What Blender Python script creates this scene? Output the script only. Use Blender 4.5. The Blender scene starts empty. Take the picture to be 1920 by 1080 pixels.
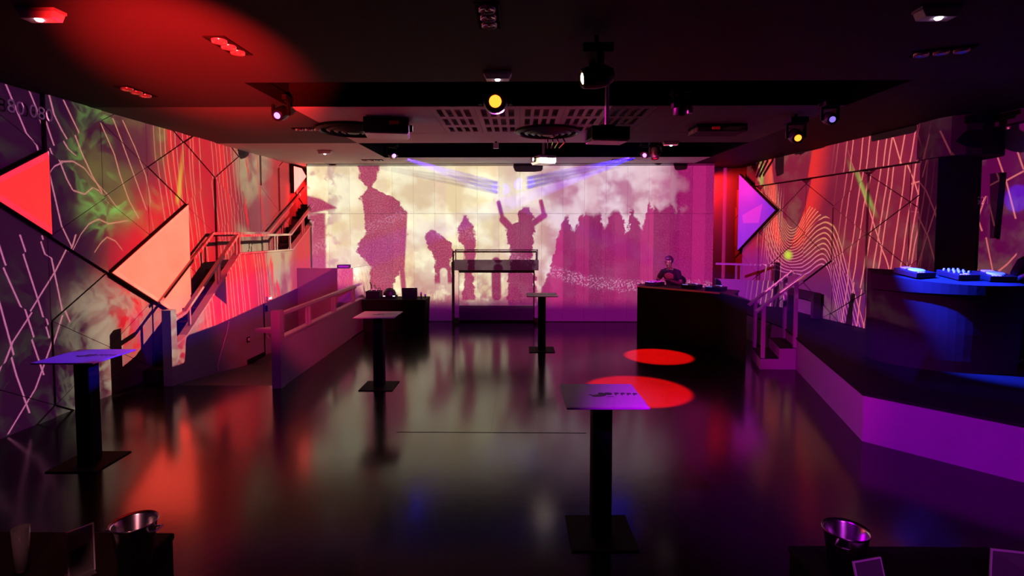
import bpy, bmesh, math, random
from mathutils import Vector, Matrix, Euler
random.seed(7)
SC = bpy.context.scene
COL = SC.collection
PI = math.pi

# ------------------------------------------------------------------ camera, world, exposure
FPX, CY_PX, EYE = 1010.0, 480.0, 2.38
cam_d = bpy.data.cameras.new('camera')
cam_d.sensor_width = 36.0
cam_d.lens = 36.0 * FPX / 1920.0
cam_d.shift_y = -(540.0 - CY_PX) / 1920.0
cam_d.clip_start = 0.05
cam = bpy.data.objects.new('camera', cam_d); COL.objects.link(cam)
cam.location = (0, 0, EYE)
cam.rotation_euler = (PI/2 - math.atan(50/FPX), 0, math.atan(15/FPX))
SC.camera = cam
SC.view_settings.view_transform = 'Standard'
SC.view_settings.look = 'None'
SC.view_settings.exposure = 0.0
SC.view_settings.gamma = 1.0
SC.view_settings.use_curve_mapping = False
w = bpy.data.worlds.new('night'); SC.world = w; w.use_nodes = True
w.node_tree.nodes['Background'].inputs[0].default_value = (0, 0, 0, 1)
w.node_tree.nodes['Background'].inputs[1].default_value = 0.0

CEIL = 4.05
XL = -5.87            # left wall plane
YB = 13.8             # back wall plane
YE = 14.85            # end of both recesses
K_PROJ = 6.2          # projector gain
SC.cycles.caustics_reflective = False
SC.cycles.caustics_refractive = False

# ------------------------------------------------------------------ small helpers
def lin(c):
    r = []
    for v in c[:3]:
        v = v / 255.0
        r.append(v / 12.92 if v <= 0.04045 else ((v + 0.055) / 1.055) ** 2.4)
    return tuple(r)

class G:
    """expression helper: builds Math / Mix nodes in a node tree"""
    def __init__(s, nt): s.nt = nt
    def node(s, t): return s.nt.nodes.new(t)
    def put(s, sock, v):
        if isinstance(v, bpy.types.NodeSocket): s.nt.links.new(v, sock)
        elif isinstance(v, (tuple, list)): sock.default_value = (*v[:3], 1.0) if len(sock.default_value) == 4 else v
        else: sock.default_value = v
    def m(s, op, a, b=0.0, c=0.0, clamp=False):
        n = s.node('ShaderNodeMath'); n.operation = op; n.use_clamp = clamp
        s.put(n.inputs[0], a); s.put(n.inputs[1], b); s.put(n.inputs[2], c)
        return n.outputs[0]
    def add(s, a, b): return s.m('ADD', a, b)
    def sub(s, a, b): return s.m('SUBTRACT', a, b)
    def mul(s, a, b): return s.m('MULTIPLY', a, b)
    def div(s, a, b): return s.m('DIVIDE', a, b)
    def mad(s, a, b, c): return s.m('MULTIPLY_ADD', a, b, c)
    def mx(s, a, b): return s.m('MAXIMUM', a, b)
    def mn(s, a, b): return s.m('MINIMUM', a, b)
    def ab(s, a): return s.m('ABSOLUTE', a)
    def step(s, x, a, b, lo=0.0, hi=1.0):            # smooth ramp, a may exceed b
        n = s.node('ShaderNodeMapRange'); n.interpolation_type = 'SMOOTHSTEP'; n.clamp = True
        if a > b: a, b, lo, hi = b, a, hi, lo
        s.put(n.inputs[0], x); n.inputs[1].default_value = a; n.inputs[2].default_value = b
        n.inputs[3].default_value = lo; n.inputs[4].default_value = hi
        return n.outputs[0]
    def mix(s, f, a, b, mode='MIX'):
        n = s.node('ShaderNodeMix'); n.data_type = 'RGBA'; n.blend_type = mode; n.clamp_factor = True
        s.put(n.inputs[0], f); s.put(n.inputs[6], a); s.put(n.inputs[7], b)
        return n.outputs[2]
    def vec(s, x, y, z=0.0):
        n = s.node('ShaderNodeCombineXYZ'); s.put(n.inputs[0], x); s.put(n.inputs[1], y); s.put(n.inputs[2], z)
        return n.outputs[0]
    def noise(s, v, scale=1.0, detail=2.0, rough=0.5, dist=0.0):
        n = s.node('ShaderNodeTexNoise'); n.noise_dimensions = '3D'
        s.put(n.inputs['Vector'], v); n.inputs['Scale'].default_value = scale
        n.inputs['Detail'].default_value = detail; n.inputs['Roughness'].default_value = rough
        n.inputs['Distortion'].default_value = dist
        return n.outputs[0]
    def white(s, x):
        n = s.node('ShaderNodeTexWhiteNoise'); n.noise_dimensions = '1D'; s.put(n.inputs['W'], x)
        return n.outputs['Value']
    def curve(s, x, pts, x0, x1, y0, y1, smooth=False):
        """profile y(x) through pts, as one Float Curve node"""
        n = s.node('ShaderNodeFloatCurve'); cm = n.mapping; c = cm.curves[0]
        q = sorted(((p[0]-x0)/(x1-x0), (p[1]-y0)/(y1-y0)) for p in pts)
        if q[0][0] > 0: q.insert(0, (0.0, q[0][1]))
        if q[-1][0] < 1: q.append((1.0, q[-1][1]))
        while len(c.points) < len(q): c.points.new(0.5, 0.5)
        for pt, (a, b) in zip(c.points, q):
            pt.location = (min(max(a, 0), 1), min(max(b, 0), 1)); pt.handle_type = 'AUTO' if smooth else 'VECTOR'
        cm.update()
        n.inputs['Factor'].default_value = 1.0
        s.put(n.inputs['Value'], s.div(s.sub(x, x0), x1-x0))
        return s.mad(n.outputs[0], y1-y0, y0)
    def line(s, f, width):                            # 1 on the zero set of f
        return s.step(s.ab(f), width*0.35, width, 1.0, 0.0)

_mats = {}
def mat(name, col, rough=0.5, metal=0.0, spec=0.5, noise=0.0, nscale=8.0, bump=0.0, bscale=40.0, emit=None, estr=0.0, trans=0.0, ior=1.45, coat=0.0):
    if name in _mats: return _mats[name]
    m = bpy.data.materials.new(name); m.use_nodes = True
    nt = m.node_tree; b = nt.nodes['Principled BSDF']; g = G(nt)
    b.inputs['Base Color'].default_value = (*col, 1); b.inputs['Roughness'].default_value = rough
    b.inputs['Metallic'].default_value = metal; b.inputs['Specular IOR Level'].default_value = spec
    b.inputs['Transmission Weight'].default_value = trans; b.inputs['IOR'].default_value = ior
    b.inputs['Coat Weight'].default_value = coat
    tc = nt.nodes.new('ShaderNodeTexCoord')
    if noise > 0:
        f = g.noise(tc.outputs['Object'], nscale, 4, 0.6)
        dark = tuple(c*(1-noise) for c in col); lite = tuple(min(1, c*(1+noise)) for c in col)
        nt.links.new(g.mix(f, dark, lite), b.inputs['Base Color'])
    if bump > 0:
        bn = nt.nodes.new('ShaderNodeBump'); bn.inputs['Strength'].default_value = bump
        bn.inputs['Distance'].default_value = 0.01
        nt.links.new(g.noise(tc.outputs['Object'], bscale, 3, 0.6), bn.inputs['Height'])
        nt.links.new(bn.outputs[0], b.inputs['Normal'])
    if emit:
        b.inputs['Emission Color'].default_value = (*emit, 1); b.inputs['Emission Strength'].default_value = estr
        m.cycles.emission_sampling = 'NONE'
    _mats[name] = m
    return m

def obj(name, bm, m, parent=None, loc=None, smooth=False, bevel=0.0):
    me = bpy.data.meshes.new(name); bm.normal_update(); bm.to_mesh(me); bm.free()
    if smooth:
        for p in me.polygons: p.use_smooth = True
    if m: me.materials.append(m)
    o = bpy.data.objects.new(name, me); COL.objects.link(o)
    if parent: o.parent = parent
    if loc: o.location = loc
    if bevel > 0:
        md = o.modifiers.new('bevel', 'BEVEL'); md.width = bevel; md.segments = 2; md.limit_method = 'ANGLE'
    return o
def thing(name, label, cat, loc=(0, 0, 0), rz=0.0, group=None, rot=None):
    o = bpy.data.objects.new(name, None); COL.objects.link(o); o.empty_display_size = 0.1
    o.location = loc; o.rotation_euler = rot if rot else (0, 0, rz)
    return tag(o, label, cat, group)
def tag(o, label=None, cat=None, group=None, kind=None):
    if label: o['label'] = label
    if cat: o['category'] = cat
    if group: o['group'] = group
    if kind: o['kind'] = kind
    return o
def copy_tree(o, parent=None):
    c = o.copy(); COL.objects.link(c); c.parent = parent
    for ch in list(o.children): copy_tree(ch, c)
    return c
def NB(): return bmesh.new()
def box(bm, x0, x1, y0, y1, z0, z1, M=None):
    vs = [bm.verts.new((x, y, z)) for x in (x0, x1) for y in (y0, y1) for z in (z0, z1)]
    for f in ((0, 1, 3, 2), (4, 6, 7, 5), (0, 4, 5, 1), (2, 3, 7, 6), (0, 2, 6, 4), (1, 5, 7, 3)):
        bm.faces.new([vs[i] for i in f])
    if M is not None: bmesh.ops.transform(bm, matrix=M, verts=vs)
    return bm
def prism(bm, pts, z0, z1, axis='z', M=None):
    """polygon extruded; axis z: pts (x,y); axis x: pts (y,z); axis y: pts (x,z)"""
    def P(p, t): return (p[0], p[1], t) if axis == 'z' else ((t, p[0], p[1]) if axis == 'x' else (p[0], t, p[1]))
    a = [bm.verts.new(P(p, z0)) for p in pts]; b = [bm.verts.new(P(p, z1)) for p in pts]
    n = len(pts); fs = [bm.faces.new(a[::-1]), bm.faces.new(b)]
    for i in range(n): fs.append(bm.faces.new((a[i], a[(i+1) % n], b[(i+1) % n], b[i])))
    bmesh.ops.recalc_face_normals(bm, faces=fs)
    if M is not None: bmesh.ops.transform(bm, matrix=M, verts=a+b)
    return bm
def tube(bm, p0, p1, r0, r1=None, n=12, cap=True):
    p0, p1 = Vector(p0), Vector(p1); r1 = r0 if r1 is None else r1
    d = (p1-p0).normalized(); u = d.orthogonal().normalized(); v = d.cross(u)
    A = [bm.verts.new(p0+(u*math.cos(2*PI*i/n)+v*math.sin(2*PI*i/n))*r0) for i in range(n)]
    B = [bm.verts.new(p1+(u*math.cos(2*PI*i/n)+v*math.sin(2*PI*i/n))*r1) for i in range(n)]
    for i in range(n): bm.faces.new((A[i], A[(i+1) % n], B[(i+1) % n], B[i]))
    if cap: bm.faces.new(A[::-1]); bm.faces.new(B)
    return bm
def path(bm, pts, r, n=8):
    for a, b in zip(pts, pts[1:]): tube(bm, a, b, r, r, n)
    return bm
def bar(bm, p0, p1, wx, wz, up=(0, 0, 1)):
    """rectangular bar from p0 to p1, wx wide, wz high"""
    p0, p1 = Vector(p0), Vector(p1); d = (p1-p0).normalized()
    s = d.cross(Vector(up)); s = s.normalized() if s.length > 1e-4 else Vector((1, 0, 0)); t = s.cross(d)
    c = [(-1, -1), (1, -1), (1, 1), (-1, 1)]
    A = [bm.verts.new(p0+s*a*wx/2+t*b*wz/2) for a, b in c]; B = [bm.verts.new(p1+s*a*wx/2+t*b*wz/2) for a, b in c]
    fs = [bm.faces.new(A[::-1]), bm.faces.new(B)]+[bm.faces.new((A[i], A[(i+1) % 4], B[(i+1) % 4], B[i])) for i in range(4)]
    bmesh.ops.recalc_face_normals(bm, faces=fs)
    return bm
def lathe(bm, prof, n=28, M=None, close=False):
    rings = []
    for r, z in prof:
        if r < 1e-5: rings.append([bm.verts.new((0, 0, z))])
        else: rings.append([bm.verts.new((r*math.cos(2*PI*i/n), r*math.sin(2*PI*i/n), z)) for i in range(n)])
    for A, B in zip(rings, rings[1:]):
        for i in range(n):
            j = (i+1) % n
            if len(A) == 1 and len(B) == 1: continue
            if len(A) == 1: bm.faces.new((A[0], B[i], B[j]))
            elif len(B) == 1: bm.faces.new((A[i], A[j], B[0]))
            else: bm.faces.new((A[i], A[j], B[j], B[i]))
    bmesh.ops.recalc_face_normals(bm, faces=bm.faces[:])
    if M is not None: bmesh.ops.transform(bm, matrix=M, verts=[v for r in rings for v in r])
    return bm
def aim(loc, target):
    d = Vector(target)-Vector(loc)
    return d.to_track_quat('-Z', 'Y').to_euler()
def spot(name, loc, target, energy, col, deg, blend=0.3, radius=0.03, parent=None):
    l = bpy.data.lights.new(name, 'SPOT'); l.energy = energy; l.color = col
    l.spot_size = math.radians(deg); l.spot_blend = blend; l.shadow_soft_size = radius
    o = bpy.data.objects.new(name, l); COL.objects.link(o)
    o.location = loc; o.rotation_euler = aim(loc, target)
    if parent:
        o.parent = parent; o.matrix_parent_inverse = parent.matrix_basis.inverted()
    return o

# ------------------------------------------------------------------ materials
M_floor = mat('polished_black_floor', (0.006, 0.0056, 0.0058), 0.16, spec=0.55, noise=0.3, nscale=3.0, bump=0.05, bscale=9.0)
M_wall = mat('white_wall_panel', (0.16, 0.16, 0.16), 0.75, spec=0.10, noise=0.04, nscale=5, bump=0.08, bscale=120)
M_wall2 = mat('white_wall_panel_warm', (0.172, 0.168, 0.162), 0.7, spec=0.10, noise=0.04, nscale=5)
M_wall3 = mat('white_wall_panel_cool', (0.147, 0.147, 0.152), 0.7, spec=0.10, noise=0.04, nscale=5)
M_joint = mat('dark_joint', (0.05, 0.045, 0.05), 0.9, spec=0.1, noise=0.1)
M_white = mat('white_painted_parapet', (0.17, 0.165, 0.165), 0.6, spec=0.12, noise=0.05, nscale=6, bump=0.05, bscale=90)
M_cap = mat('white_lacquer_rail', (0.22, 0.215, 0.215), 0.4, spec=0.25, noise=0.03)
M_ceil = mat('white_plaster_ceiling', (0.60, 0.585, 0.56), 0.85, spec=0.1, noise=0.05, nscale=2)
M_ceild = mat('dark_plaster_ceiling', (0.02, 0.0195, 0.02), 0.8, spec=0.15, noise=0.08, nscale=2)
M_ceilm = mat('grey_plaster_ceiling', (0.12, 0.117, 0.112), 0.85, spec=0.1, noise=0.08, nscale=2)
M_black = mat('matt_black', (0.004, 0.004, 0.0045), 0.7, spec=0.12, noise=0.2, nscale=10)
M_blackg = mat('satin_black', (0.006, 0.006, 0.007), 0.45, spec=0.25, noise=0.2, nscale=10)
M_dark = mat('black_recess', (0.006, 0.006, 0.006), 0.95, spec=0.05, noise=0.1)
M_top = mat('white_laminate_top', (0.34, 0.33, 0.34), 0.42, spec=0.3, noise=0.03)
M_ink = mat('black_ink', (0.01, 0.01, 0.012), 0.5, noise=0.1)
M_steel = mat('polished_steel', (0.82, 0.81, 0.80), 0.2, metal=1.0, noise=0.04)
M_acry = mat('clear_acrylic', (0.9, 0.9, 0.9), 0.05, trans=0.85, ior=1.49, noise=0.02)
M_card = mat('white_card', (0.7, 0.66, 0.62), 0.6, noise=0.05)
M_carpet = mat('dark_stair_carpet', (0.02, 0.018, 0.02), 0.95, spec=0.1, noise=0.3, nscale=60)
M_lino = mat('grey_passage_floor', (0.05, 0.047, 0.047), 0.45, spec=0.3, noise=0.15, nscale=4)
M_ptow = mat('mauve_painted_beam', (0.028, 0.018, 0.032), 0.6, spec=0.1, noise=0.05)
M_navy = mat('black_booth_cloth', (0.012, 0.012, 0.014), 0.8, spec=0.1, noise=0.25, nscale=5, bump=0.2, bscale=6)
M_grey = mat('grey_plastic', (0.35, 0.34, 0.36), 0.45, spec=0.4, noise=0.05)
M_cream = mat('white_plastic_case', (0.62, 0.60, 0.62), 0.4, spec=0.4, noise=0.03)
M_lens = mat('dim_lamp_glass', (0.45, 0.40, 0.42), 0.2, metal=0.7, noise=0.1)
M_red = mat('red_sticker', (0.5, 0.05, 0.04), 0.6, noise=0.1)
M_skin = mat('skin', (0.06, 0.035, 0.026), 0.5, spec=0.3, noise=0.08)
M_hair = mat('black_hair', (0.008, 0.007, 0.007), 0.6, noise=0.3, nscale=50)
M_shirt = mat('dark_shirt', (0.005, 0.005, 0.006), 0.9, spec=0.1, noise=0.25, nscale=30)
M_eblue = mat('blue_lamp_lens', (0.1, 0.1, 0.6), 0.2, emit=(0.30, 0.12, 1.0), estr=5.0, noise=0.02)
M_eorange = mat('orange_lamp_lens', (0.8, 0.3, 0.05), 0.2, emit=(1.0, 0.15, 0.012), estr=5.0, noise=0.02)
M_ewarm = mat('warm_lamp_lens', (0.8, 0.7, 0.4), 0.2, emit=(1.0, 0.85, 0.40), estr=9.0, noise=0.02)
M_ewhite = mat('emergency_diode', (0.9, 0.9, 0.9), 0.2, emit=(1.0, 0.85, 1.0), estr=8.0, noise=0.02)
M_eglow = mat('projector_glass', (0.8, 0.8, 0.9), 0.1, emit=(1.0, 0.95, 0.9), estr=1.2, noise=0.02)
M_eled = mat('small_led', (0.3, 0.2, 0.9), 0.2, emit=(0.35, 0.22, 1.0), estr=0.9, noise=0.02)
M_egreen = mat('green_sign_panel', (0.2, 0.6, 0.3), 0.4, emit=(0.62, 1.0, 0.66), estr=0.55, noise=0.02)
M_epale = mat('white_indicator', (0.9, 0.9, 0.9), 0.3, emit=(0.95, 1.0, 0.9), estr=1.6, noise=0.02)

# ------------------------------------------------------------------ projectors: each throws a moving picture on one wall
def projector_light(name, P, target, wall, content, parent=None, gain=1.0):
    """spot lamp whose colour is a picture computed from the direction of the ray.
    wall = ('x', plane, dslope, y0): plane x = plane + dslope*(y-y0);  ('y', plane)"""
    l = bpy.data.lights.new(name, 'SPOT'); l.spot_size = math.radians(168); l.spot_blend = 0.02; l.shadow_soft_size = 0.0
    l.use_nodes = True; nt = l.node_tree; nt.nodes.clear(); g = G(nt)
    geo = nt.nodes.new('ShaderNodeNewGeometry'); sep = nt.nodes.new('ShaderNodeSeparateXYZ')
    nt.links.new(geo.outputs['Incoming'], sep.inputs[0])
    dx, dy, dz = sep.outputs
    if wall[0] == 'y':
        h = wall[1]-P[1]
        k = g.div(h, dy)
        u = g.mad(dx, k, P[0]); v = g.mad(dz, k, P[2]); cosn = g.ab(dy)
    else:
        sl, y0 = wall[2], wall[3]
        nrm = math.sqrt(1+sl*sl)
        den = g.mad(dy, -sl, dx)
        num = wall[1]+sl*(P[1]-y0)-P[0]
        k = g.div(num, den)
        u = g.mad(dy, k, P[1]); v = g.mad(dz, k, P[2]); cosn = g.div(g.ab(den), nrm); h = abs(num)/nrm
    colr = content(g, u, v)
    c = g.mx(cosn, 0.16)
    l.energy = 4*PI*PI*K_PROJ*gain*h*h*2.0      # the lamp's power; the picture below only shares it out
    comp = g.div(0.5, g.mul(c, g.mul(c, c)))
    em = nt.nodes.new('ShaderNodeEmission'); out = nt.nodes.new('ShaderNodeOutputLight')
    g.put(em.inputs[0], colr); g.put(em.inputs[1], comp); nt.links.new(em.outputs[0], out.inputs[0])
    o = bpy.data.objects.new(name, l); COL.objects.link(o); o.location = P; o.rotation_euler = aim(P, target)
    if parent: o.parent = parent; o.matrix_parent_inverse = parent.matrix_basis.inverted()
    return o

def back_content(g, u, v):
    # film-frame units: U 575..1340 left to right, W 310 (top) .. 605 (bottom)
    U = g.mad(u, 73.19, 975.0); W = g.mad(v, -73.19, 604.2)
    n1 = g.noise(g.vec(U, W), 0.018, 4, 0.55)
    wob = g.mul(g.sub(g.noise(g.vec(U, W), 0.085, 3, 0.65), 0.5), 22.0)
    Uw = g.add(U, wob); Ww = g.add(W, wob)
    grain = g.noise(g.vec(U, W), 0.45, 2, 0.6)
    stripe = g.white(g.m('FLOOR', g.mul(U, 1/22.0)))
    cream = g.mix(g.step(n1, 0.38, 0.62), lin((226, 204, 158)), lin((255, 250, 208)))
    pale = g.mix(g.step(n1, 0.36, 0.6), lin((172, 96, 136)), lin((228, 204, 216)))
    bright = g.mix(g.step(U, 940, 1075), cream, pale)
    bright = g.mix(g.mul(stripe, g.step(U, 700, 1150, 0.25, 0.6)), bright, lin((206, 160, 168)))
    # smoke on the lower left
    smoke = g.mul(g.step(W, 430, 590), g.step(g.noise(g.vec(U, W), 0.022, 4, 0.6), 0.42, 0.56))
    bright = g.mix(g.mul(smoke, 0.85), bright, lin((178, 104, 118)))
    top_sm = g.mul(g.step(U, 670, 610), g.step(g.noise(g.vec(U, W, 3.0), 0.03, 3, 0.6), 0.5, 0.58))
    bright = g.mix(g.mul(top_sm, 0.7), bright, lin((190, 140, 140)))
    # dark tone: mauve on the left, magenta on the right, finely striped
    stripe2 = g.white(g.m('FLOOR', g.mul(U, 1/24.0)))
    mag = g.mix(stripe2, lin((112, 4, 74)), lin((180, 30, 112)))
    mag = g.mix(g.step(grain, 0.5, 0.65, 0.0, 0.4), mag, lin((196, 60, 130)))
    mauve = g.mix(g.step(grain, 0.4, 0.62), lin((142, 26, 74)), lin((186, 70, 110)))
    dark = g.mix(g.step(U, 780, 1060), mauve, mag)
    # brightness fades to the right
    edge = g.add(U, g.mul(g.sub(n1, 0.5), 190.0))
    fade = g.step(edge, 1215, 1290)
    # crowd outline
    crowd = g.curve(Uw, [(960, 640), (1000, 590), (1018, 540), (1032, 500), (1042, 452), (1053, 420), (1060, 404), (1066, 404), (1071, 428), (1078, 434), (1086, 408), (1090, 396), (1094, 408),
             (1098, 398), (1112, 404), (1124, 398), (1132, 432), (1142, 402), (1150, 394), (1160, 394), (1168, 410), (1174, 446), (1178, 410), (1182, 388), (1186, 398), (1194, 412),
             (1202, 432), (1210, 398), (1216, 372), (1220, 394), (1226, 384), (1234, 396), (1246, 388), (1258, 380), (1266, 402), (1270, 376), (1275, 402), (1285, 392), (1310, 398), (1340, 392)], 575, 1340, 300, 660)
    sil = g.step(g.sub(W, crowd), -5, 6)
    def man(lefts, rights, y0, y1):
        L = g.curve(W, lefts, 300, 620, 560, 1340); R = g.curve(W, rights, 300, 620, 560, 1340)
        a = g.mn(g.sub(Uw, L), g.sub(R, Uw))
        return g.mul(g.step(a, -1.5, 2.0), g.mul(g.step(W, y0-3, y0+2), g.step(W, y1+4, y1-4)))
    def seg(ax, ay, bx, by, r):
        t = max(1e-6, (bx-ax)**2+(by-ay)**2)
        px = g.sub(U, ax); py = g.sub(W, ay)
        k = g.m('MULTIPLY', g.mad(px, (bx-ax)/t, g.mul(py, (by-ay)/t)), 1.0, clamp=True)
        ex = g.mad(k, ax-bx, px); ey = g.mad(k, ay-by, py)
        return g.step(g.m('SQRT', g.mad(ex, ex, g.mul(ey, ey))), r-2, r+2, 1.0, 0.0)
    big = man([(310, 671), (340, 676), (352, 690), (362, 682), (372, 675), (395, 682), (440, 684), (458, 670), (475, 667), (484, 680), (500, 693), (540, 690), (600, 684)],
              [(310, 713), (335, 707), (350, 697), (360, 712), (370, 738), (380, 751), (400, 758), (440, 762), (470, 757), (500, 756), (518, 744), (535, 736), (600, 726)], 311, 606)
    leg = g.mx(seg(758, 400, 752, 500, 6), seg(752, 500, 757, 560, 5))
    p2 = man([(430, 806), (438, 799), (452, 797), (470, 806), (490, 815), (530, 815)], [(430, 813), (440, 824), (455, 846), (475, 851), (490, 844), (530, 847)], 431, 532)
    gap2 = seg(831, 510, 832, 540, 7)
    p3 = man([(404, 868), (420, 861), (445, 857), (460, 868), (500, 872), (560, 866)], [(404, 874), (420, 886), (445, 893), (465, 890), (500, 886), (560, 892)], 404, 565)
    wom = man([(392, 978), (400, 970), (416, 970), (424, 952), (440, 948), (470, 956), (505, 953), (570, 950)], [(392, 990), (400, 999), (416, 1000), (426, 1003), (445, 1001), (470, 998), (505, 1000), (570, 1006)], 389, 575)
    arms = g.mx(g.mx(seg(935, 380, 943, 412, 4), seg(943, 412, 962, 432, 7)), g.mx(seg(1014, 378, 1020, 404, 4), seg(1020, 404, 998, 420, 6)))
    kid = g.mx(seg(930, 508, 931, 556, 9), seg(930, 490, 930, 491, 8))
    roof = g.mul(g.step(g.sub(W, g.curve(U, [(575, 366), (600, 372), (636, 392)], 575, 700, 300, 620)), -2, 3), g.mul(g.step(g.sub(g.curve(U, [(575, 402), (636, 390)], 575, 700, 300, 620), W), -2, 3), g.step(U, 640, 630)))
    post = g.mul(g.step(U, 612, 606), g.step(W, 396, 402))
    haze = g.step(g.noise(g.vec(U, W, 7.0), 0.03, 3, 0.6), 0.52, 0.7)
    post = g.mul(post, g.sub(1.0, g.mul(haze, 0.6)))
    low = g.mul(g.step(U, 1010, 930), g.step(g.add(W, g.mul(wob, 2.0)), 548, 566))
    for x in (big, leg, g.mul(p2, g.sub(1.0, gap2)), p3, wom, arms, kid, roof, post, g.mul(low, 0.6)):
        sil = g.mx(sil, x)
    colr = g.mix(fade, bright, dark)
    colr = g.mix(g.mul(sil, 0.95), colr, dark)
    # glittering spray across the feet
    spr = g.curve(U, [(575, 470), (760, 400), (820, 436), (880, 436), (1000, 500), (1100, 528), (1180, 536), (1340, 540)], 575, 1340, 300, 620)
    sp = g.mul(g.line(g.sub(Ww, spr), 15.0), g.step(g.noise(g.vec(U, W, 1.0), 0.35, 3, 0.7), 0.48, 0.62))
    colr = g.mix(g.mul(sp, g.step(U, 960, 1010, 0.35, 0.55)), colr, lin((225, 170, 205)))
    # fall off at the picture's lower border, purple
    colr = g.mix(g.step(W, 558, 584), colr, lin((96, 6, 88)))
    colr = g.mix(g.mul(g.step(W, 556, 600), g.step(U, 1060, 860)), colr, lin((56, 2, 60)))
    inside = g.mul(g.mul(g.step(U, 573, 576), g.step(U, 1342, 1339)), g.mul(g.step(W, 307, 310), g.step(W, 604, 602)))
    return g.mix(g.mul(inside, 0.9), (0, 0, 0), colr)

def threads(g, y, z, sl, n, width, warp, keep, seed):
    """near-vertical bright threads, broken up by noise"""
    a = g.add(g.mad(z, sl, y), warp)
    ph = g.mul(a, n); cell = g.m('FLOOR', ph)
    j = g.mad(g.white(g.add(cell, seed)), 0.5, -0.25)
    f = g.add(g.sub(g.sub(ph, cell), 0.5), j)
    on = g.step(g.white(g.add(cell, seed+31.7)), 1-keep-0.01, 1-keep+0.01)
    return g.mul(g.line(f, width*n), on)

def vline(g, y, z, pts, w):
    """thread through the points (y, z), y as a function of z"""
    z0, z1 = min(p[1] for p in pts), max(p[1] for p in pts)
    f = g.sub(y, g.curve(z, [(p[1], p[0]) for p in pts], z0, z1, min(p[0] for p in pts)-0.05, max(p[0] for p in pts)+0.05))
    sl = abs(pts[0][0]-pts[-1][0])/max(0.1, z1-z0)
    return g.mul(g.line(f, w*math.sqrt(1+sl*sl)), g.mul(g.m('GREATER_THAN', z, z0), g.m('LESS_THAN', z, z1)))

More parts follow.
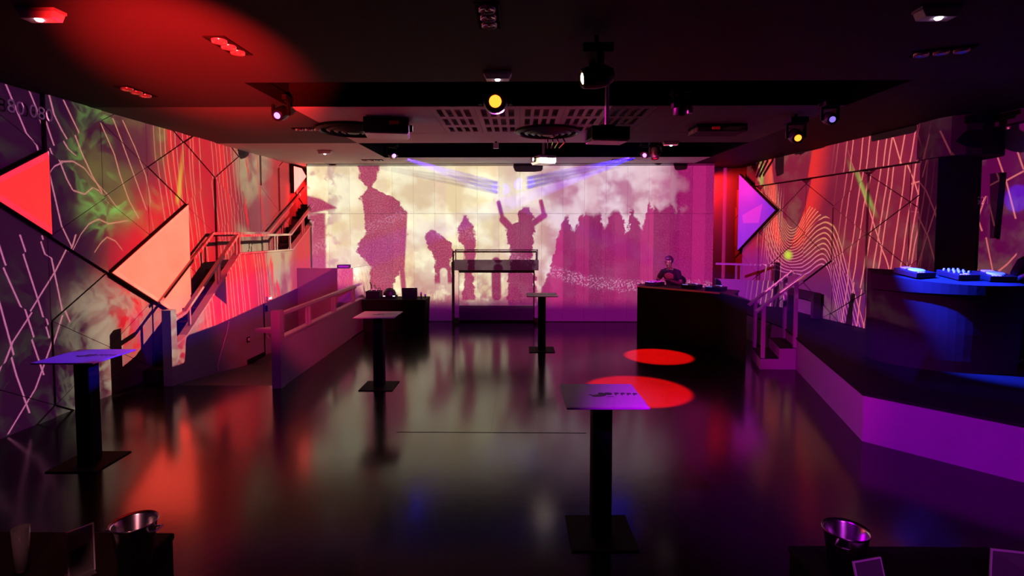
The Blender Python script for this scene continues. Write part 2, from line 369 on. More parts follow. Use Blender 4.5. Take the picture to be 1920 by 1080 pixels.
def left_content(g, y, z):
    v = g.vec(y, z)
    n1 = g.noise(v, 0.9, 4, 0.55); n2 = g.noise(g.vec(y, z, 5.0), 1.3, 4, 0.6, 0.6)
    warp = g.mul(g.sub(g.noise(g.vec(y, z, 9.0), 0.45, 1, 0.4), 0.5), 0.55)
    base = g.mix(g.step(g.add(y, g.mul(n1, 1.6)), 7.5, 9.8), lin((36, 2, 36)), lin((112, 40, 56)))
    base = g.mix(g.mul(g.step(g.add(y, warp), 8.6, 9.6), g.step(y, 11.8, 10.4)), base, lin((200, 26, 44)))
    base = g.mix(g.step(y, 11.2, 12.4), base, lin((150, 66, 74)))
    base = g.mix(g.mul(g.step(y, 12.3, 13.0), 0.8), base, lin((190, 34, 36)))
    # red glow round the big triangle, downwards to the stair foot
    gx = g.sub(y, 9.0); gz = g.mul(g.sub(z, 1.3), 0.8)
    d = g.m('SQRT', g.mad(gx, gx, g.mul(gz, gz)))
    base = g.mix(g.step(d, 1.9, 0.7, 0.0, 0.97), base, lin((250, 30, 40)))
    # green and grey wisps
    ridge = g.sub(1.0, g.mul(g.ab(g.sub(n2, 0.5)), 13.0)); ridge = g.mx(ridge, 0.0)
    wisp = g.mul(ridge, g.step(g.noise(g.vec(y, z, 2.0), 0.7, 2, 0.5), 0.42, 0.62))
    upz = g.mul(g.mul(g.step(y, 6.9, 7.5), g.step(y, 9.3, 8.6)), g.step(z, 2.1, 2.7))
    lowz = g.mul(g.mul(g.step(y, 6.5, 7.5), g.step(y, 9.1, 8.2)), g.step(z, 1.9, 1.3))
    grey = g.mul(lowz, g.step(g.noise(g.vec(y, z, 4.0), 1.6, 4, 0.6), 0.36, 0.62))
    base = g.mix(g.mul(grey, 0.85), base, lin((150, 112, 98)))
    base = g.mix(g.mul(upz, g.mul(g.step(n1, 0.36, 0.66), 0.6)), base, lin((112, 112, 52)))
    base = g.mix(g.mul(wisp, g.mx(g.mul(upz, 1.0), 0.04)), base, lin((130, 200, 90)))
    base = g.mix(g.mul(g.mul(ridge, lowz), 0.4), base, lin((190, 180, 150)))
    far = g.mul(g.step(y, 10.9, 11.4), g.step(y, 12.9, 12.2))
    base = g.mix(g.mul(far, g.mul(g.step(n1, 0.42, 0.62), 0.8)), base, lin((176, 160, 120)))
    # red streaks hanging from above
    st = g.noise(g.vec(g.mad(z, 0.12, y), g.mul(z, 0.15)), 3.2, 3, 0.6)
    base = g.mix(g.mul(g.step(st, 0.54, 0.64), g.mul(g.step(y, 8.3, 8.8), g.step(y, 12.8, 11.8))), base, lin((222, 34, 42)))
    # threads
    t2 = g.mul(threads(g, y, z, 0.14, 7.5, 0.017, g.mul(warp, 0.6), 0.9, 11.3), g.mul(g.step(y, 8.35, 8.9), g.step(y, 12.0, 11.0)))
    tt = g.mul(t2, 0.62)
    for pts in ([(6.2, 4.06), (6.44, 3.53), (6.57, 3.41), (6.62, 3.24), (6.8, 2.43), (6.95, 2.14)], [(6.5, 4.05), (6.59, 3.85), (6.71, 3.51), (6.81, 3.26), (6.91, 3.03), (7.0, 2.89)],
                [(6.7, 4.05), (6.76, 3.82), (6.87, 3.64), (7.03, 3.43), (7.15, 3.36)], [(6.91, 4.04), (7.01, 3.87), (7.12, 3.69), (7.24, 3.42), (7.41, 3.12), (7.6, 2.87)],
                [(5.99, 2.25), (6.06, 2.0), (6.13, 1.82), (6.28, 1.45), (6.4, 1.02), (6.53, 0.59)], [(6.26, 2.32), (6.32, 2.13), (6.51, 1.49), (6.63, 1.03)],
                [(6.55, 2.31), (6.62, 2.08), (6.71, 2.03), (6.84, 1.34), (6.91, 1.17)], [(5.93, 1.76), (6.08, 1.09), (6.17, 0.69), (6.32, 0.19)],
                [(5.87, 0.59), (6.11, 1.08), (6.36, 1.37), (6.62, 1.69), (6.76, 1.86), (6.96, 2.16), (7.02, 2.31)], [(6.04, 0.04), (6.41, 0.46), (6.63, 0.9), (6.8, 1.28)],
                [(7.59, 3.88), (7.83, 3.47), (7.93, 3.17), (8.09, 2.82), (8.29, 2.55)], [(7.82, 3.99), (8.0, 3.65), (8.22, 3.2), (8.47, 2.68)], [(8.01, 4.0), (8.24, 3.65), (8.48, 3.22), (8.57, 2.81)],
                [(4.6, 4.0), (5.3, 2.4), (5.8, 0.6)], [(5.2, 4.0), (5.75, 3.0), (6.0, 2.3)]):
        tt = g.mx(tt, g.mul(vline(g, y, z, pts, 0.016), 0.72))
    for pts in ([(6.61, 3.02), (6.73, 3.17), (6.89, 3.25), (7.1, 3.28), (7.28, 3.21), (7.41, 3.08), (7.65, 2.9), (7.86, 2.69)], [(7.0, 2.89), (7.19, 2.85), (7.36, 2.97), (7.51, 2.93), (7.69, 2.76)],
                [(6.96, 2.1), (7.1, 2.31), (7.24, 2.45), (7.41, 2.52), (7.59, 2.46), (7.78, 2.48), (8.05, 2.52)], [(7.32, 2.06), (7.44, 2.19), (7.59, 2.29), (7.78, 2.22), (7.92, 2.08)]):
        tt = g.mx(tt, g.mul(vline(g, z, y, [(q, p) for p, q in pts], 0.016), 0.6))
    tcol = g.mix(g.step(y, 6.3, 7.6), lin((206, 110, 160)), lin((222, 140, 112)))
    base = g.mix(tt, base, tcol)
    # yellow flame where threads meet above the big triangle
    fl = g.mul(g.step(g.ab(g.sub(y, g.curve(z, [(2.7, 9.22), (3.2, 9.28), (4.0, 9.45)], 2.5, 4.1, 9.0, 9.6))), 0.09, 0.0), g.mul(g.step(z, 2.75, 2.95), g.step(z, 4.0, 3.0)))
    base = g.mix(g.mul(fl, 0.9), base, lin((226, 176, 60)))
    # the light boxes are left out of the picture
    def tri(a, b, c):
        r = None
        cx, cz = (a[0]+b[0]+c[0])/3, (a[1]+b[1]+c[1])/3
        for p, q in ((a, b), (b, c), (c, a)):
            nx, nz = q[1]-p[1], p[0]-q[0]; L = math.hypot(nx, nz); nx /= L; nz /= L
            if nx*(cx-p[0])+nz*(cz-p[1]) < 0: nx, nz = -nx, -nz
            e = g.mad(y, nx, g.mad(z, nz, -(nx*p[0]+nz*p[1])))
            r = e if r is None else g.mn(r, e)
        return g.step(r, 0.05, 0.07)
    base = g.mix(tri((6.66, 3.36), (6.66, 2.28), (5.70, 2.83)), base, (0, 0, 0))
    base = g.mix(tri((7.55, 1.76), (9.44, 2.85), (9.44, 0.62)), base, (0, 0, 0))
    lim = g.curve(y, [(4, -0.1), (8.0, -0.1), (8.06, 0.36), (8.98, 0.38), (11.45, 0.57), (13.7, 0.75)], 4, 14.9, -0.5, 1.5)
    ins = g.mul(g.step(g.sub(z, lim), -0.01, 0.02), g.mul(g.step(z, CEIL+0.02, CEIL-0.01), g.step(y, 13.74, 13.70)))
    return g.mix(ins, (0, 0, 0), base)

def right_content(g, y, z):
    v = g.vec(y, z)
    n1 = g.noise(v, 0.9, 4, 0.55)
    warp = g.mul(g.sub(g.noise(g.vec(y, z, 9.0), 0.7, 2, 0.5), 0.5), 0.4)
    base = g.mix(n1, lin((98, 6, 40)), lin((146, 34, 58)))
    base = g.mix(g.step(z, 2.0, 1.0), base, lin((96, 22, 92)))
    base = g.mix(g.step(y, 9.2, 8.2), base, lin((92, 4, 66)))
    # grey-olive smoke
    sm = g.mul(g.step(g.noise(g.vec(y, z, 3.0), 1.1, 4, 0.6), 0.52, 0.7), 0.4)
    base = g.mix(sm, base, lin((140, 104, 84)))
    # red funnels left and right of the valley
    f1 = g.sub(y, g.curve(z, [(1.8, 12.55), (2.2, 12.75), (2.8, 12.95), (3.4, 13.0), (4.1, 13.05)], 1.5, 4.2, 10, 14))
    f2 = g.sub(y, g.curve(z, [(1.8, 12.45), (2.2, 12.2), (2.8, 11.85), (3.4, 11.65), (4.1, 11.5)], 1.5, 4.2, 10, 14))
    red = g.mx(g.mul(g.step(f1, -0.02, 0.01), g.step(f1, 0.5, 0.08)), g.mul(g.step(f2, 0.02, -0.01), g.step(f2, -0.75, -0.1)))
    red = g.mul(red, g.step(z, 1.85, 2.2))
    base = g.mix(g.mul(red, 0.85), base, lin((236, 44, 40)))
    # contour bundle: valley, hump, then falling away
    gc = g.curve(y, [(9.5, -0.6), (9.9, -0.1), (10.25, 0.62), (10.55, 1.35), (10.8, 1.92), (11.05, 2.22), (11.3, 2.2), (11.6, 2.02), (11.9, 1.84), (12.2, 1.74), (12.5, 1.76),
             (12.8, 1.98), (13.05, 2.4), (13.3, 3.1), (13.6, 4.4)], 9.4, 13.8, -1.5, 5.0, True)
    th = g.curve(y, [(9.5, 3.4), (10.3, 2.9), (10.8, 1.8), (11.1, 1.05), (11.7, 1.2), (12.2, 1.0), (12.6, 1.2), (13.0, 2.4), (13.6, 4.0)], 9.4, 13.8, 0.0, 5.0, True)
    f = g.div(g.sub(z, gc), th)
    spread = g.curve(y, [(9.5, 0.055), (10.6, 0.085), (11.1, 0.105), (11.7, 0.085), (12.3, 0.065), (12.6, 0.065), (13.2, 0.07), (13.7, 0.08)], 9.4, 13.8, 0.0, 0.2, True)
    ph = g.div(g.add(f, g.mul(warp, 0.1)), spread)
    ln = g.line(g.sub(g.m('FRACT', ph), 0.5), 0.22)
    ln = g.mul(ln, g.mul(g.step(ph, -6.2, -5.8), g.m('LESS_THAN', ph, g.curve(y, [(9.5, 2.0), (10.8, 3.0), (11.25, 4.0), (11.7, 9.0), (12.5, 11.0), (13.7, 5.0)], 9.4, 13.8, 0.0, 14.0))))
    ln = g.mul(ln, g.mul(g.step(y, 9.6, 9.9), g.step(y, 13.75, 13.6)))
    base = g.mix(g.mul(ln, 0.7), base, g.mix(g.step(z, 1.2, 2.2), lin((216, 96, 190)), lin((236, 150, 110))))
    # knot of yellow light in the valley
    gx = g.sub(y, 12.42); gz = g.mul(g.sub(z, 1.78), 1.5)
    d = g.m('SQRT', g.mad(gx, gx, g.mul(gz, gz)))
    base = g.mix(g.step(d, 0.24, 0.02, 0.0, 0.95), base, lin((196, 226, 60)))
    # comb of threads below the triangle
    cb = g.mul(threads(g, y, z, 0.10, 9.0, 0.016, 0.0, 0.95, 5.0), g.mul(g.mul(g.step(y, 12.6, 12.75), g.step(y, 13.8, 13.7)), g.step(z, 3.5, 3.1)))
    base = g.mix(g.mul(cb, 0.75), base, lin((226, 130, 130)))
    # long threads on the near half
    t1 = g.mul(threads(g, y, z, 0.16, 5.0, 0.020, g.mul(warp, 0.35), 0.85, 7.7), g.mul(g.step(y, 11.0, 10.2), g.step(y, 8.3, 9.0)))
    t2 = g.mul(threads(g, y, z, -0.42, 1.9, 0.020, g.mul(warp, 0.8), 0.7, 17.0), g.step(y, 10.6, 9.9))
    tt = g.mx(t1, g.mul(t2, g.step(y, 8.6, 8.8)))
    for pts in [[(8.47, 3.84), (8.67, 3.19)], [(7.96, 3.85), (7.82, 3.55), (7.7, 3.25)], [(8.27, 3.86), (8.08, 3.42), (7.94, 3.09), (7.78, 2.6)], [(8.26, 2.94), (8.52, 2.26), (8.71, 1.72)], [(8.74, 3.13), (8.58, 2.97), (8.38, 2.62), (8.3, 2.44)], [(9.07, 2.68), (8.78, 2.64), (8.5, 2.23), (8.29, 1.72)], [(8.12, 2.87), (8.0, 2.49)], [(8.23, 2.35), (8.05, 1.71)], [(8.93, 3.5), (8.99, 3.03)], [(8.7, 3.48), (8.83, 3.12)], [(8.78, 2.62), (8.9, 2.13), (8.96, 1.71)]]:
        tt = g.mx(tt, g.mul(vline(g, y, z, pts, 0.018), 0.8))
    for pts in [[(8.2, 1.73), (7.88, 1.98), (7.74, 2.13)], [(9.03, 3.12), (8.72, 3.17)], [(8.12, 3.06), (7.94, 3.13), (7.69, 3.23)]]:
        tt = g.mx(tt, g.mul(vline(g, z, y, [(q, p) for p, q in pts], 0.018), 0.8))
    tcol = g.mix(n1, lin((250, 88, 112)), lin((246, 150, 126)))
    base = g.mix(g.mul(tt, 0.85), base, tcol)
    # green flecks
    fk = g.mul(g.step(g.ab(g.sub(y, g.mad(z, 0.6, 8.2))), 0.10, 0.0), g.mul(g.step(z, 2.5, 2.9), g.step(z, 3.8, 3.2)))
    base = g.mix(g.mul(fk, 0.75), base, lin((140, 170, 74)))
    fk2 = g.mul(g.step(g.ab(g.sub(y, 13.5)), 0.14, 0.0), g.step(z, 3.3, 3.6))
    base = g.mix(g.mul(fk2, 0.8), base, lin((150, 180, 80)))
    # violet triangle with a pink patch
    def half(p, q, inside):
        nx, nz = q[1]-p[1], p[0]-q[0]; L = math.hypot(nx, nz); nx /= L; nz /= L
        if nx*(inside[0]-p[0])+nz*(inside[1]-p[1]) < 0: nx, nz = -nx, -nz
        return g.mad(y, nx, g.mad(z, nz, -(nx*p[0]+nz*p[1])))
    def poly(pts):
        c = (sum(p[0] for p in pts)/len(pts), sum(p[1] for p in pts)/len(pts)); r = None
        for i in range(len(pts)):
            e = half(pts[i], pts[(i+1) % len(pts)], c); r = e if r is None else g.mn(r, e)
        return g.step(r, -0.012, 0.012)
    back = g.step(y, 12.7, 13.6)
    base = g.mix(g.mul(back, g.step(z, 2.2, 1.4)), base, lin((112, 20, 120)))
    base = g.mix(poly([(14.62, 3.86), (14.62, 1.78), (12.78, 2.83)]), base, (0, 0, 0))
    base = g.mix(poly([(14.45, 2.74), (14.4, 2.52), (13.6, 2.52), (13.45, 3.0), (13.9, 2.88)]), base, lin((205, 36, 60)))
    ins = g.mul(g.step(z, 0.40, 0.46), g.mul(g.step(z, CEIL+0.02, CEIL-0.01), g.mul(g.step(y, 14.52, 14.46), g.step(y, 4.0, 5.0))))
    return g.mix(ins, (0, 0, 0), base)

# ================================================================== STRUCTURE
def struct(name, bm, m, label=None, bevel=0.0):
    o = obj(name, bm, m, bevel=bevel); o['kind'] = 'structure'
    if label: o['label'] = label
    return o

bm = NB()
for q in ((-6.6, -5.30, -4.0, 15.2), (-3.66, 8.2, -4.0, 15.2), (-5.30, -3.66, -4.0, 8.05), (-5.30, -3.66, 12.74, 15.2)): box(bm, *q, -0.2, 0.0)
floor = struct('floor', bm, M_floor, 'polished black dance floor mirroring the projections')
# square of slightly raised boards in the middle of the dance floor
for i in range(2):
    for j in range(1):
        obj('floor_hatch', box(NB(), -1.45+i*1.115+0.004, -1.45+(i+1)*1.115-0.004, 6.2, 8.2, -0.01, 0.004), M_floor, floor)
obj('passage_ramp', prism(NB(), [(8.05, 0.0), (10.2, -0.24), (12.74, -0.24), (12.74, -0.3), (8.05, -0.3)], -5.30, -3.66, 'x'), M_lino, floor)

# ---- lattice of triangular panels on the side walls
def clip(poly, f):
    out = []
    for i, p in enumerate(poly):
        q = poly[(i+1) % len(poly)]; a, b = f(p), f(q)
        if a >= 0: out.append(p)
        if a*b < 0: t = a/(a-b); out.append((p[0]+(q[0]-p[0])*t, p[1]+(q[1]-p[1])*t))
    return out
def inset(poly, d):
    c = (sum(p[0] for p in poly)/len(poly), sum(p[1] for p in poly)/len(poly)); out = poly
    for i in range(len(poly)):
        p, q = poly[i], poly[(i+1) % len(poly)]
        nx, nz = q[1]-p[1], p[0]-q[0]; L = math.hypot(nx, nz)
        if L < 1e-6: continue
        nx /= L; nz /= L
        if nx*(c[0]-p[0])+nz*(c[1]-p[1]) < 0: nx, nz = -nx, -nz
        out = clip(out, lambda v, p=p, nx=nx, nz=nz: nx*(v[0]-p[0])+nz*(v[1]-p[1])-d)
        if len(out) < 3: return []
    return out
SIDE = 1.07; CW = SIDE*math.sqrt(3)/2
def lattice(y_ref, ymin, ymax, zmin, zmax, big, thick_of, place, parent, gap=0.004):
    """y_ref: a column whose knots sit at z = .69 + k*SIDE"""
    def inside(p, t):
        def sg(a, b, c): return (a[0]-c[0])*(b[1]-c[1])-(b[0]-c[0])*(a[1]-c[1])
        s = [sg(p, t[0], t[1]), sg(p, t[1], t[2]), sg(p, t[2], t[0])]
        return all(v >= 0 for v in s) or all(v <= 0 for v in s)
    c0 = int(math.floor((ymin-y_ref)/CW))-1; c1 = int(math.ceil((ymax-y_ref)/CW))+1
    def knot(c, k): return (y_ref+c*CW, (0.69 if c % 2 == 0 else 0.155)+k*SIDE)
    tris = []
    for c in range(c0, c1):
        for k in range(-2, 6):
            if c % 2 == 0:
                tris.append((knot(c, k), knot(c, k+1), knot(c+1, k+1))); tris.append((knot(c, k), knot(c+1, k), knot(c+1, k+1)))
            else:
                tris.append((knot(c, k), knot(c, k+1), knot(c+1, k))); tris.append((knot(c, k+1), knot(c+1, k), knot(c+1, k+1)))
    todo = []
    for t in tris:
        cen = (sum(p[0] for p in t)/3, sum(p[1] for p in t)/3)
        if any(inside(cen, b) for b, _ in big): continue
        todo.append((t, thick_of(cen)))
    todo += [(b, th) for b, th in big]
    for t, th in todo:
        poly = inset(list(t), gap)
        for f in (lambda p: p[0]-ymin, lambda p: ymax-p[0], lambda p: p[1]-zmin, lambda p: zmax-p[1]):
            if len(poly) >= 3: poly = clip(poly, f)
        if len(poly) < 3: continue
        area = abs(sum(poly[i][0]*poly[(i+1) % len(poly)][1]-poly[(i+1) % len(poly)][0]*poly[i][1] for i in range(len(poly))))/2
        if area < 0.01: continue
        place(poly, th, parent)

wall_left = struct('wall_left', box(NB(), XL-0.25, XL-0.07, -4.0, 15.2, 0, CEIL), M_joint, 'left wall of white triangular relief panels under colourful projection')
rl = random.Random(3)
def th_left(c):
    if abs(c[0]-6.33) < 0.2 and abs(c[1]-2.83) < 0.2: return 0.10
    return rl.choice((0.04, 0.04, 0.04, 0.042, 0.06, 0.08))
def place_left(poly, th, parent):
    obj('panel', prism(NB(), poly, XL-0.075, XL-0.07+th, 'x'), M_wall, parent)
bigL = [(((7.57, 1.76), (9.42, 2.83), (9.42, 0.69)), 0.05), (((6.643, 3.365), (6.643, 2.295), (5.716, 2.83)), 0.05)]
lattice(7.57, 3.0, YE, 0.0, CEIL, bigL, th_left, place_left, wall_left)

# right wall: runs slightly inwards towards the back
RX0, RY0, RSL = 6.50, 8.70, -0.0894
def rx(y): return RX0+RSL*(y-RY0)
bm = NB(); prism(bm, [(rx(8.6)+0.07, 8.6), (rx(8.6)+0.3, 8.6), (rx(15.2)+0.3, 15.2), (rx(15.2)+0.07, 15.2)], 0, CEIL)
wall_right = struct('wall_right', bm, M_joint, 'right wall of white triangular relief panels with projected contour lines')
rr = random.Random(8)
def th_right(c): return rr.choice((0.04, 0.04, 0.042, 0.06, 0.075))
def place_right(poly, th, parent):
    bm = NB(); prism(bm, poly, 0.075-0.07-th+0.0, 0.075, 'x')
    for v in bm.verts: v.co.x += rx(v.co.y)
    obj('panel', bm, M_wall, parent)
bigR = [(((12.728, 2.83), (14.582, 3.9), (14.582, 1.76)), 0.05)]
lattice(9.02, 8.74, YE, 0.556, 3.45, bigR, th_right, place_right, wall_right, 0.009)
bm = NB(); prism(bm, [(rx(8.6)-0.14, 8.6), (rx(8.6)+0.08, 8.6), (rx(13.7)+0.08, 13.7), (rx(13.7)-0.14, 13.7)], 3.47, CEIL)
obj('bulkhead', bm, M_wall, wall_right)
# plain wall beyond the pillar
wr2 = struct('wall_right_near', box(NB(), 7.02, 7.25, -4.0, 8.7, 0, CEIL), M_wall, 'plain right wall beside the booth with crossing projected lines')
obj('cornice', box(NB(), 6.86, 7.02, 1.0, 8.5, 3.86, 3.96), M_ptow, wr2)
obj('cornice', box(NB(), 6.92, 7.02, 1.0, 8.5, 3.97, CEIL), M_ptow, wr2)
obj('dark_blade', prism(NB(), [(7.93, 3.2), (8.10, 3.2), (8.05, 2.25), (7.99, 2.25)], 6.93, 7.03, 'x'), M_ptow, wr2)
pil = struct('wall_right_pillar', box(NB(), 6.36, 6.98, 8.35, 8.72, 0.5, 3.47), M_ptow, 'dark violet pillar between the two right walls')
bm = NB(); prism(bm, [(6.30, 8.72), (6.30, 8.30), (6.36, 8.12), (6.50, 8.02), (6.70, 7.98), (7.02, 7.98), (7.02, 8.72)], 3.47, CEIL)
obj('rounded_head', bm, M_ptow, pil)

# ---- triangular light boxes on the side walls
def glow_mat(name, c0, c1):
    m = bpy.data.materials.new(name); m.use_nodes = True; nt = m.node_tree; g = G(nt); b = nt.nodes['Principled BSDF']
    b.inputs['Base Color'].default_value = (0.08, 0.08, 0.08, 1); b.inputs['Roughness'].default_value = 0.5
    tc = nt.nodes.new('ShaderNodeTexCoord')
    nt.links.new(g.mix(g.noise(tc.outputs['Object'], 1.6, 3, 0.55), c0, c1), b.inputs['Emission Color']); b.inputs['Emission Strength'].default_value = 1.0
    return m
def light_box(label, pts, x0, x1, m):
    t = thing('light_panel', label, 'light panel')
    sk_ = (lambda y: 0.0) if x1 > x0 else (lambda y: rx(y))
    bm = NB(); prism(bm, pts, min(x0, x1), max(x0, x1), 'x')
    for v in bm.verts: v.co.x += sk_(v.co.y)
    obj('housing', bm, M_joint, t)
    d = 0.004 if x1 > x0 else -0.004
    bm = NB(); prism(bm, inset(pts, 0.012), min(x1, x1+d), max(x1, x1+d), 'x')
    for v in bm.verts: v.co.x += sk_(v.co.y)
    obj('glowing_face', bm, m, t)
    return t
light_box('big glowing salmon-red triangular light panel beside the stairs', [(7.57, 1.76), (9.42, 2.83), (9.42, 0.69)], XL-0.018, XL+0.044, glow_mat('salmon_glow', (3.6, 0.19, 0.11), (5.0, 0.36, 0.22)))
light_box('flat red triangular light panel at the left edge', [(6.643, 3.365), (6.643, 2.295), (5.716, 2.83)], XL-0.018, XL+0.04, glow_mat('red_glow', (1.15, 0.022, 0.028), (1.25, 0.034, 0.034)))
light_box('small pale triangular light panel high in the stair recess', clip([(13.74, 4.32), (13.74, 3.30), (14.56, 3.80)], lambda p: 4.0-p[1]), XL+0.013, XL+0.10, glow_mat('pale_glow', (4.0, 0.50, 0.40), (4.6, 0.62, 0.50)))
light_box('violet triangular light panel on the far right wall', [(12.80, 2.83), (14.582, 3.86), (14.582, 1.80)], 0.0-0.05+0.004, -0.12, glow_mat('violet_glow', (0.15, 0.012, 0.55), (0.24, 0.03, 0.80)))

# ---- back wall: two rows of upright boards
wall_back = struct('wall_back', box(NB(), -5.46, 4.92, YB+0.03, YB+0.2, 0, CEIL), M_joint, 'white back wall of upright boards carrying the projected crowd')
nb = 19; wb = (4.92+5.46)/nb; rb = random.Random(5)
for i in range(nb):
    for z0, z1 in ((0.0, 2.778), (2.784, CEIL)):
        obj('board', box(NB(), -5.46+i*wb+0.0015, -5.46+(i+1)*wb-0.0015, YB, YB+0.035, z0, z1), rb.choice((M_wall, M_wall, M_wall2, M_wall3)), wall_back)
obj('top_rail', box(NB(), -5.46, 4.92, YB-0.03, YB+0.0, CEIL-0.06, CEIL), M_joint, wall_back)
wre = struct('wall_recess', box(NB(), -6.1, 6.4, YE, YE+0.2, 0, CEIL), M_wall, 'deep end wall behind the stairs and side platform')
wfr = struct('wall_front', box(NB(), -6.1, 7.2, -4.2, -4.0, 0, CEIL), M_black, 'black wall behind the viewer')

# ---- ceiling with two black troughs
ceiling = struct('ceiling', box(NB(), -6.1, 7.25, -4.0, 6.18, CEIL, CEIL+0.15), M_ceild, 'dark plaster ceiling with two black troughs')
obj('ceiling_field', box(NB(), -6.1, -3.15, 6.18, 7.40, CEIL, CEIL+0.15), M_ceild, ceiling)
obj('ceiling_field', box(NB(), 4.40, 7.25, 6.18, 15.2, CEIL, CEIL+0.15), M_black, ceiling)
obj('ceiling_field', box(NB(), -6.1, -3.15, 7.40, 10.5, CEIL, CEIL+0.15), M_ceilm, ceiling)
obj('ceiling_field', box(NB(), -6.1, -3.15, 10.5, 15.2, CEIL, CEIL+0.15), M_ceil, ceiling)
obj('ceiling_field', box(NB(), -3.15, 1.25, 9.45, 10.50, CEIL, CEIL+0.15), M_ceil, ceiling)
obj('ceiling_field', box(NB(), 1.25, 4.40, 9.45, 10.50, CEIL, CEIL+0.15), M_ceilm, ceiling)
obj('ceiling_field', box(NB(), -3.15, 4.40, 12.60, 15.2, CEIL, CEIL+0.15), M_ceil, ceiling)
def trough(y0, y1, x0, x1):
    bm = NB(); zt = CEIL+0.7
    box(bm, x0, x1, y0, y1, zt, zt+0.05); box(bm, x0, x1, y0-0.05, y0, CEIL+0.15, zt); box(bm, x0, x1, y1, y1+0.05, CEIL+0.15, zt)
    box(bm, x0-0.05, x0, y0, y1, CEIL+0.15, zt); box(bm, x1, x1+0.05, y0, y1, CEIL+0.15, zt)
    obj('trough', bm, M_dark, ceiling)
    bm = NB()   # black lining of the trough's lips
    box(bm, x0, x1, y1-0.012, y1-0.001, CEIL-0.0, CEIL+0.16); box(bm, x0, x1, y0+0.001, y0+0.012, CEIL-0.0, CEIL+0.16)
    box(bm, x0+0.001, x0+0.012, y0+0.02, y1-0.02, CEIL-0.0, CEIL+0.16); box(bm, x1-0.012, x1-0.001, y0+0.02, y1-0.02, CEIL-0.0, CEIL+0.16)
    obj('trough_lining', bm, M_dark, ceiling)
trough(6.18, 7.40, -3.15, 4.40)
trough(10.50, 12.60, -3.15, 4.40)
# perforated boards between the troughs: real slots
pw = 7.55/12
for i in range(12):
    x0 = -3.15+i*pw; bm = NB()
    xs = [x0+0.003]; 
    for k in range(4): xs += [x0+0.075+k*0.13, x0+0.075+k*0.13+0.082]
    xs.append(x0+pw-0.003)
    ys = [7.42, 7.60, 8.08, 8.24, 8.72, 8.90, 9.30, 9.44]
    for a in range(len(xs)-1):
        for b in range(len(ys)-1):
            if a % 2 == 1 and b % 2 == 1 and -1.75 < x0 < 1.6: continue
            box(bm, xs[a], xs[a+1], ys[b], ys[b+1], CEIL, CEIL+0.02)
    obj('perforated_board' if -1.75 < x0 < 1.6 else 'plain_board', bm, M_ceil if x0 < 1.2 else M_ceilm, ceiling)
obj('backing_board', box(NB(), -3.15, 4.40, 7.40, 9.45, CEIL+0.06, CEIL+0.15), mat('grey_felt', (0.28, 0.26, 0.25), 0.95, noise=0.1), ceiling)

# ---- stage on the right
SZ = 0.55
stage_pts = [(4.92, 10.0), (4.69, 9.12), (3.85, 6.01), (4.74, 5.03), (7.0, 3.1), (7.0, 8.33), (6.34, 8.33), (6.34, 8.74), (rx(8.74)+0.06, 8.74), (rx(14.8)+0.06, 14.8), (4.95, 14.8), (4.95, 10.2)]
stage = tag(thing('stage', 'low black-topped stage with violet-lit front below the booth', 'stage'))
obj('body', prism(NB(), stage_pts, 0, SZ-0.03), M_white, stage)
obj('deck', prism(NB(), [(x*1.0-(0.01 if x < 5 else 0), y) for x, y in stage_pts], SZ-0.03, SZ), M_black, stage)

# ================================================================== STAIRS AND PARAPETS
def rail_run(root, pts_low, pts_high, posts, mrail=M_cap):
    """handrail and base rail between two polylines, with pairs of balusters"""
    bm = NB()
    for a, b in zip(pts_high, pts_high[1:]): bar(bm, a, b, 0.07, 0.045)
    obj('handrail', bm, mrail, root)
    for a, b in posts:
        obj('baluster', bar(NB(), a, b, 0.035, 0.035, up=(0, 1, 0)), mrail, root)

XS = -5.33
stair = thing('staircase', 'white-sided staircase with red-lit handrail climbing along the left wall', 'staircase')
# side wall with slanted top
side = [(8.12, 0.0), (8.12, -0.3), (12.66, -0.3), (14.8, -0.3), (14.8, 3.2), (13.6, 2.48), (12.42, 1.89), (10.06, 1.90), (8.38, 0.68), (8.12, 0.60)]
obj('side_wall', prism(NB(), side, XS-0.04, XS+0.04, 'x'), M_white, stair)
bm = NB()
for a, b in zip([(8.12, 0.60), (8.38, 0.69), (10.06, 1.91), (12.42, 1.90), (13.6, 2.49)], [(8.38, 0.69), (10.06, 1.91), (12.42, 1.90), (13.6, 2.49), (14.8, 3.21)]):
    bar(bm, (XS, a[0], a[1]+0.012), (XS, b[0], b[1]+0.012), 0.13, 0.03)
obj('coping', bm, M_cap, stair)
rail_run(stair, None, [(XS, 8.12, 0.98), (XS, 8.42, 1.06), (XS, 10.06, 2.26), (XS, 12.42, 2.26), (XS, 13.6, 2.88), (XS, 14.8, 3.6)],
         [((XS, y, z0), (XS, y, z1)) for y, z0, z1 in ((8.55, 0.80, 1.15), (9.35, 1.38, 1.74), (9.45, 1.46, 1.81), (10.02, 1.88, 2.22), (10.14, 1.90, 2.25), (11.6, 1.90, 2.25), (11.72, 1.90, 2.25), (12.40, 1.90, 2.25), (13.1, 2.24, 2.62), (13.2, 2.29, 2.67))])
obj('newel_post', box(NB(), XS-0.07, XS+0.07, 7.98, 8.12, 0.0, 1.16), M_white, stair, bevel=0.006)
for i in range(8):
    z1 = 0.205*(i+1)
    obj('step', box(NB(), XL+0.05, XS-0.045, 8.16+0.245*i, 8.16+0.245*(i+1)+0.02 if i < 7 else 12.45, max(0, z1-0.205), z1), M_carpet, stair)
for i in range(7):
    z1 = 1.64+0.20*(i+1)
    obj('step', box(NB(), XL+0.05, XS-0.045, 12.45+0.3*i, min(14.84, 12.45+0.3*(i+1)+0.02) if i < 6 else 14.84, z1-0.20, z1), M_carpet, stair)
bm = NB()     # rail on the wall side
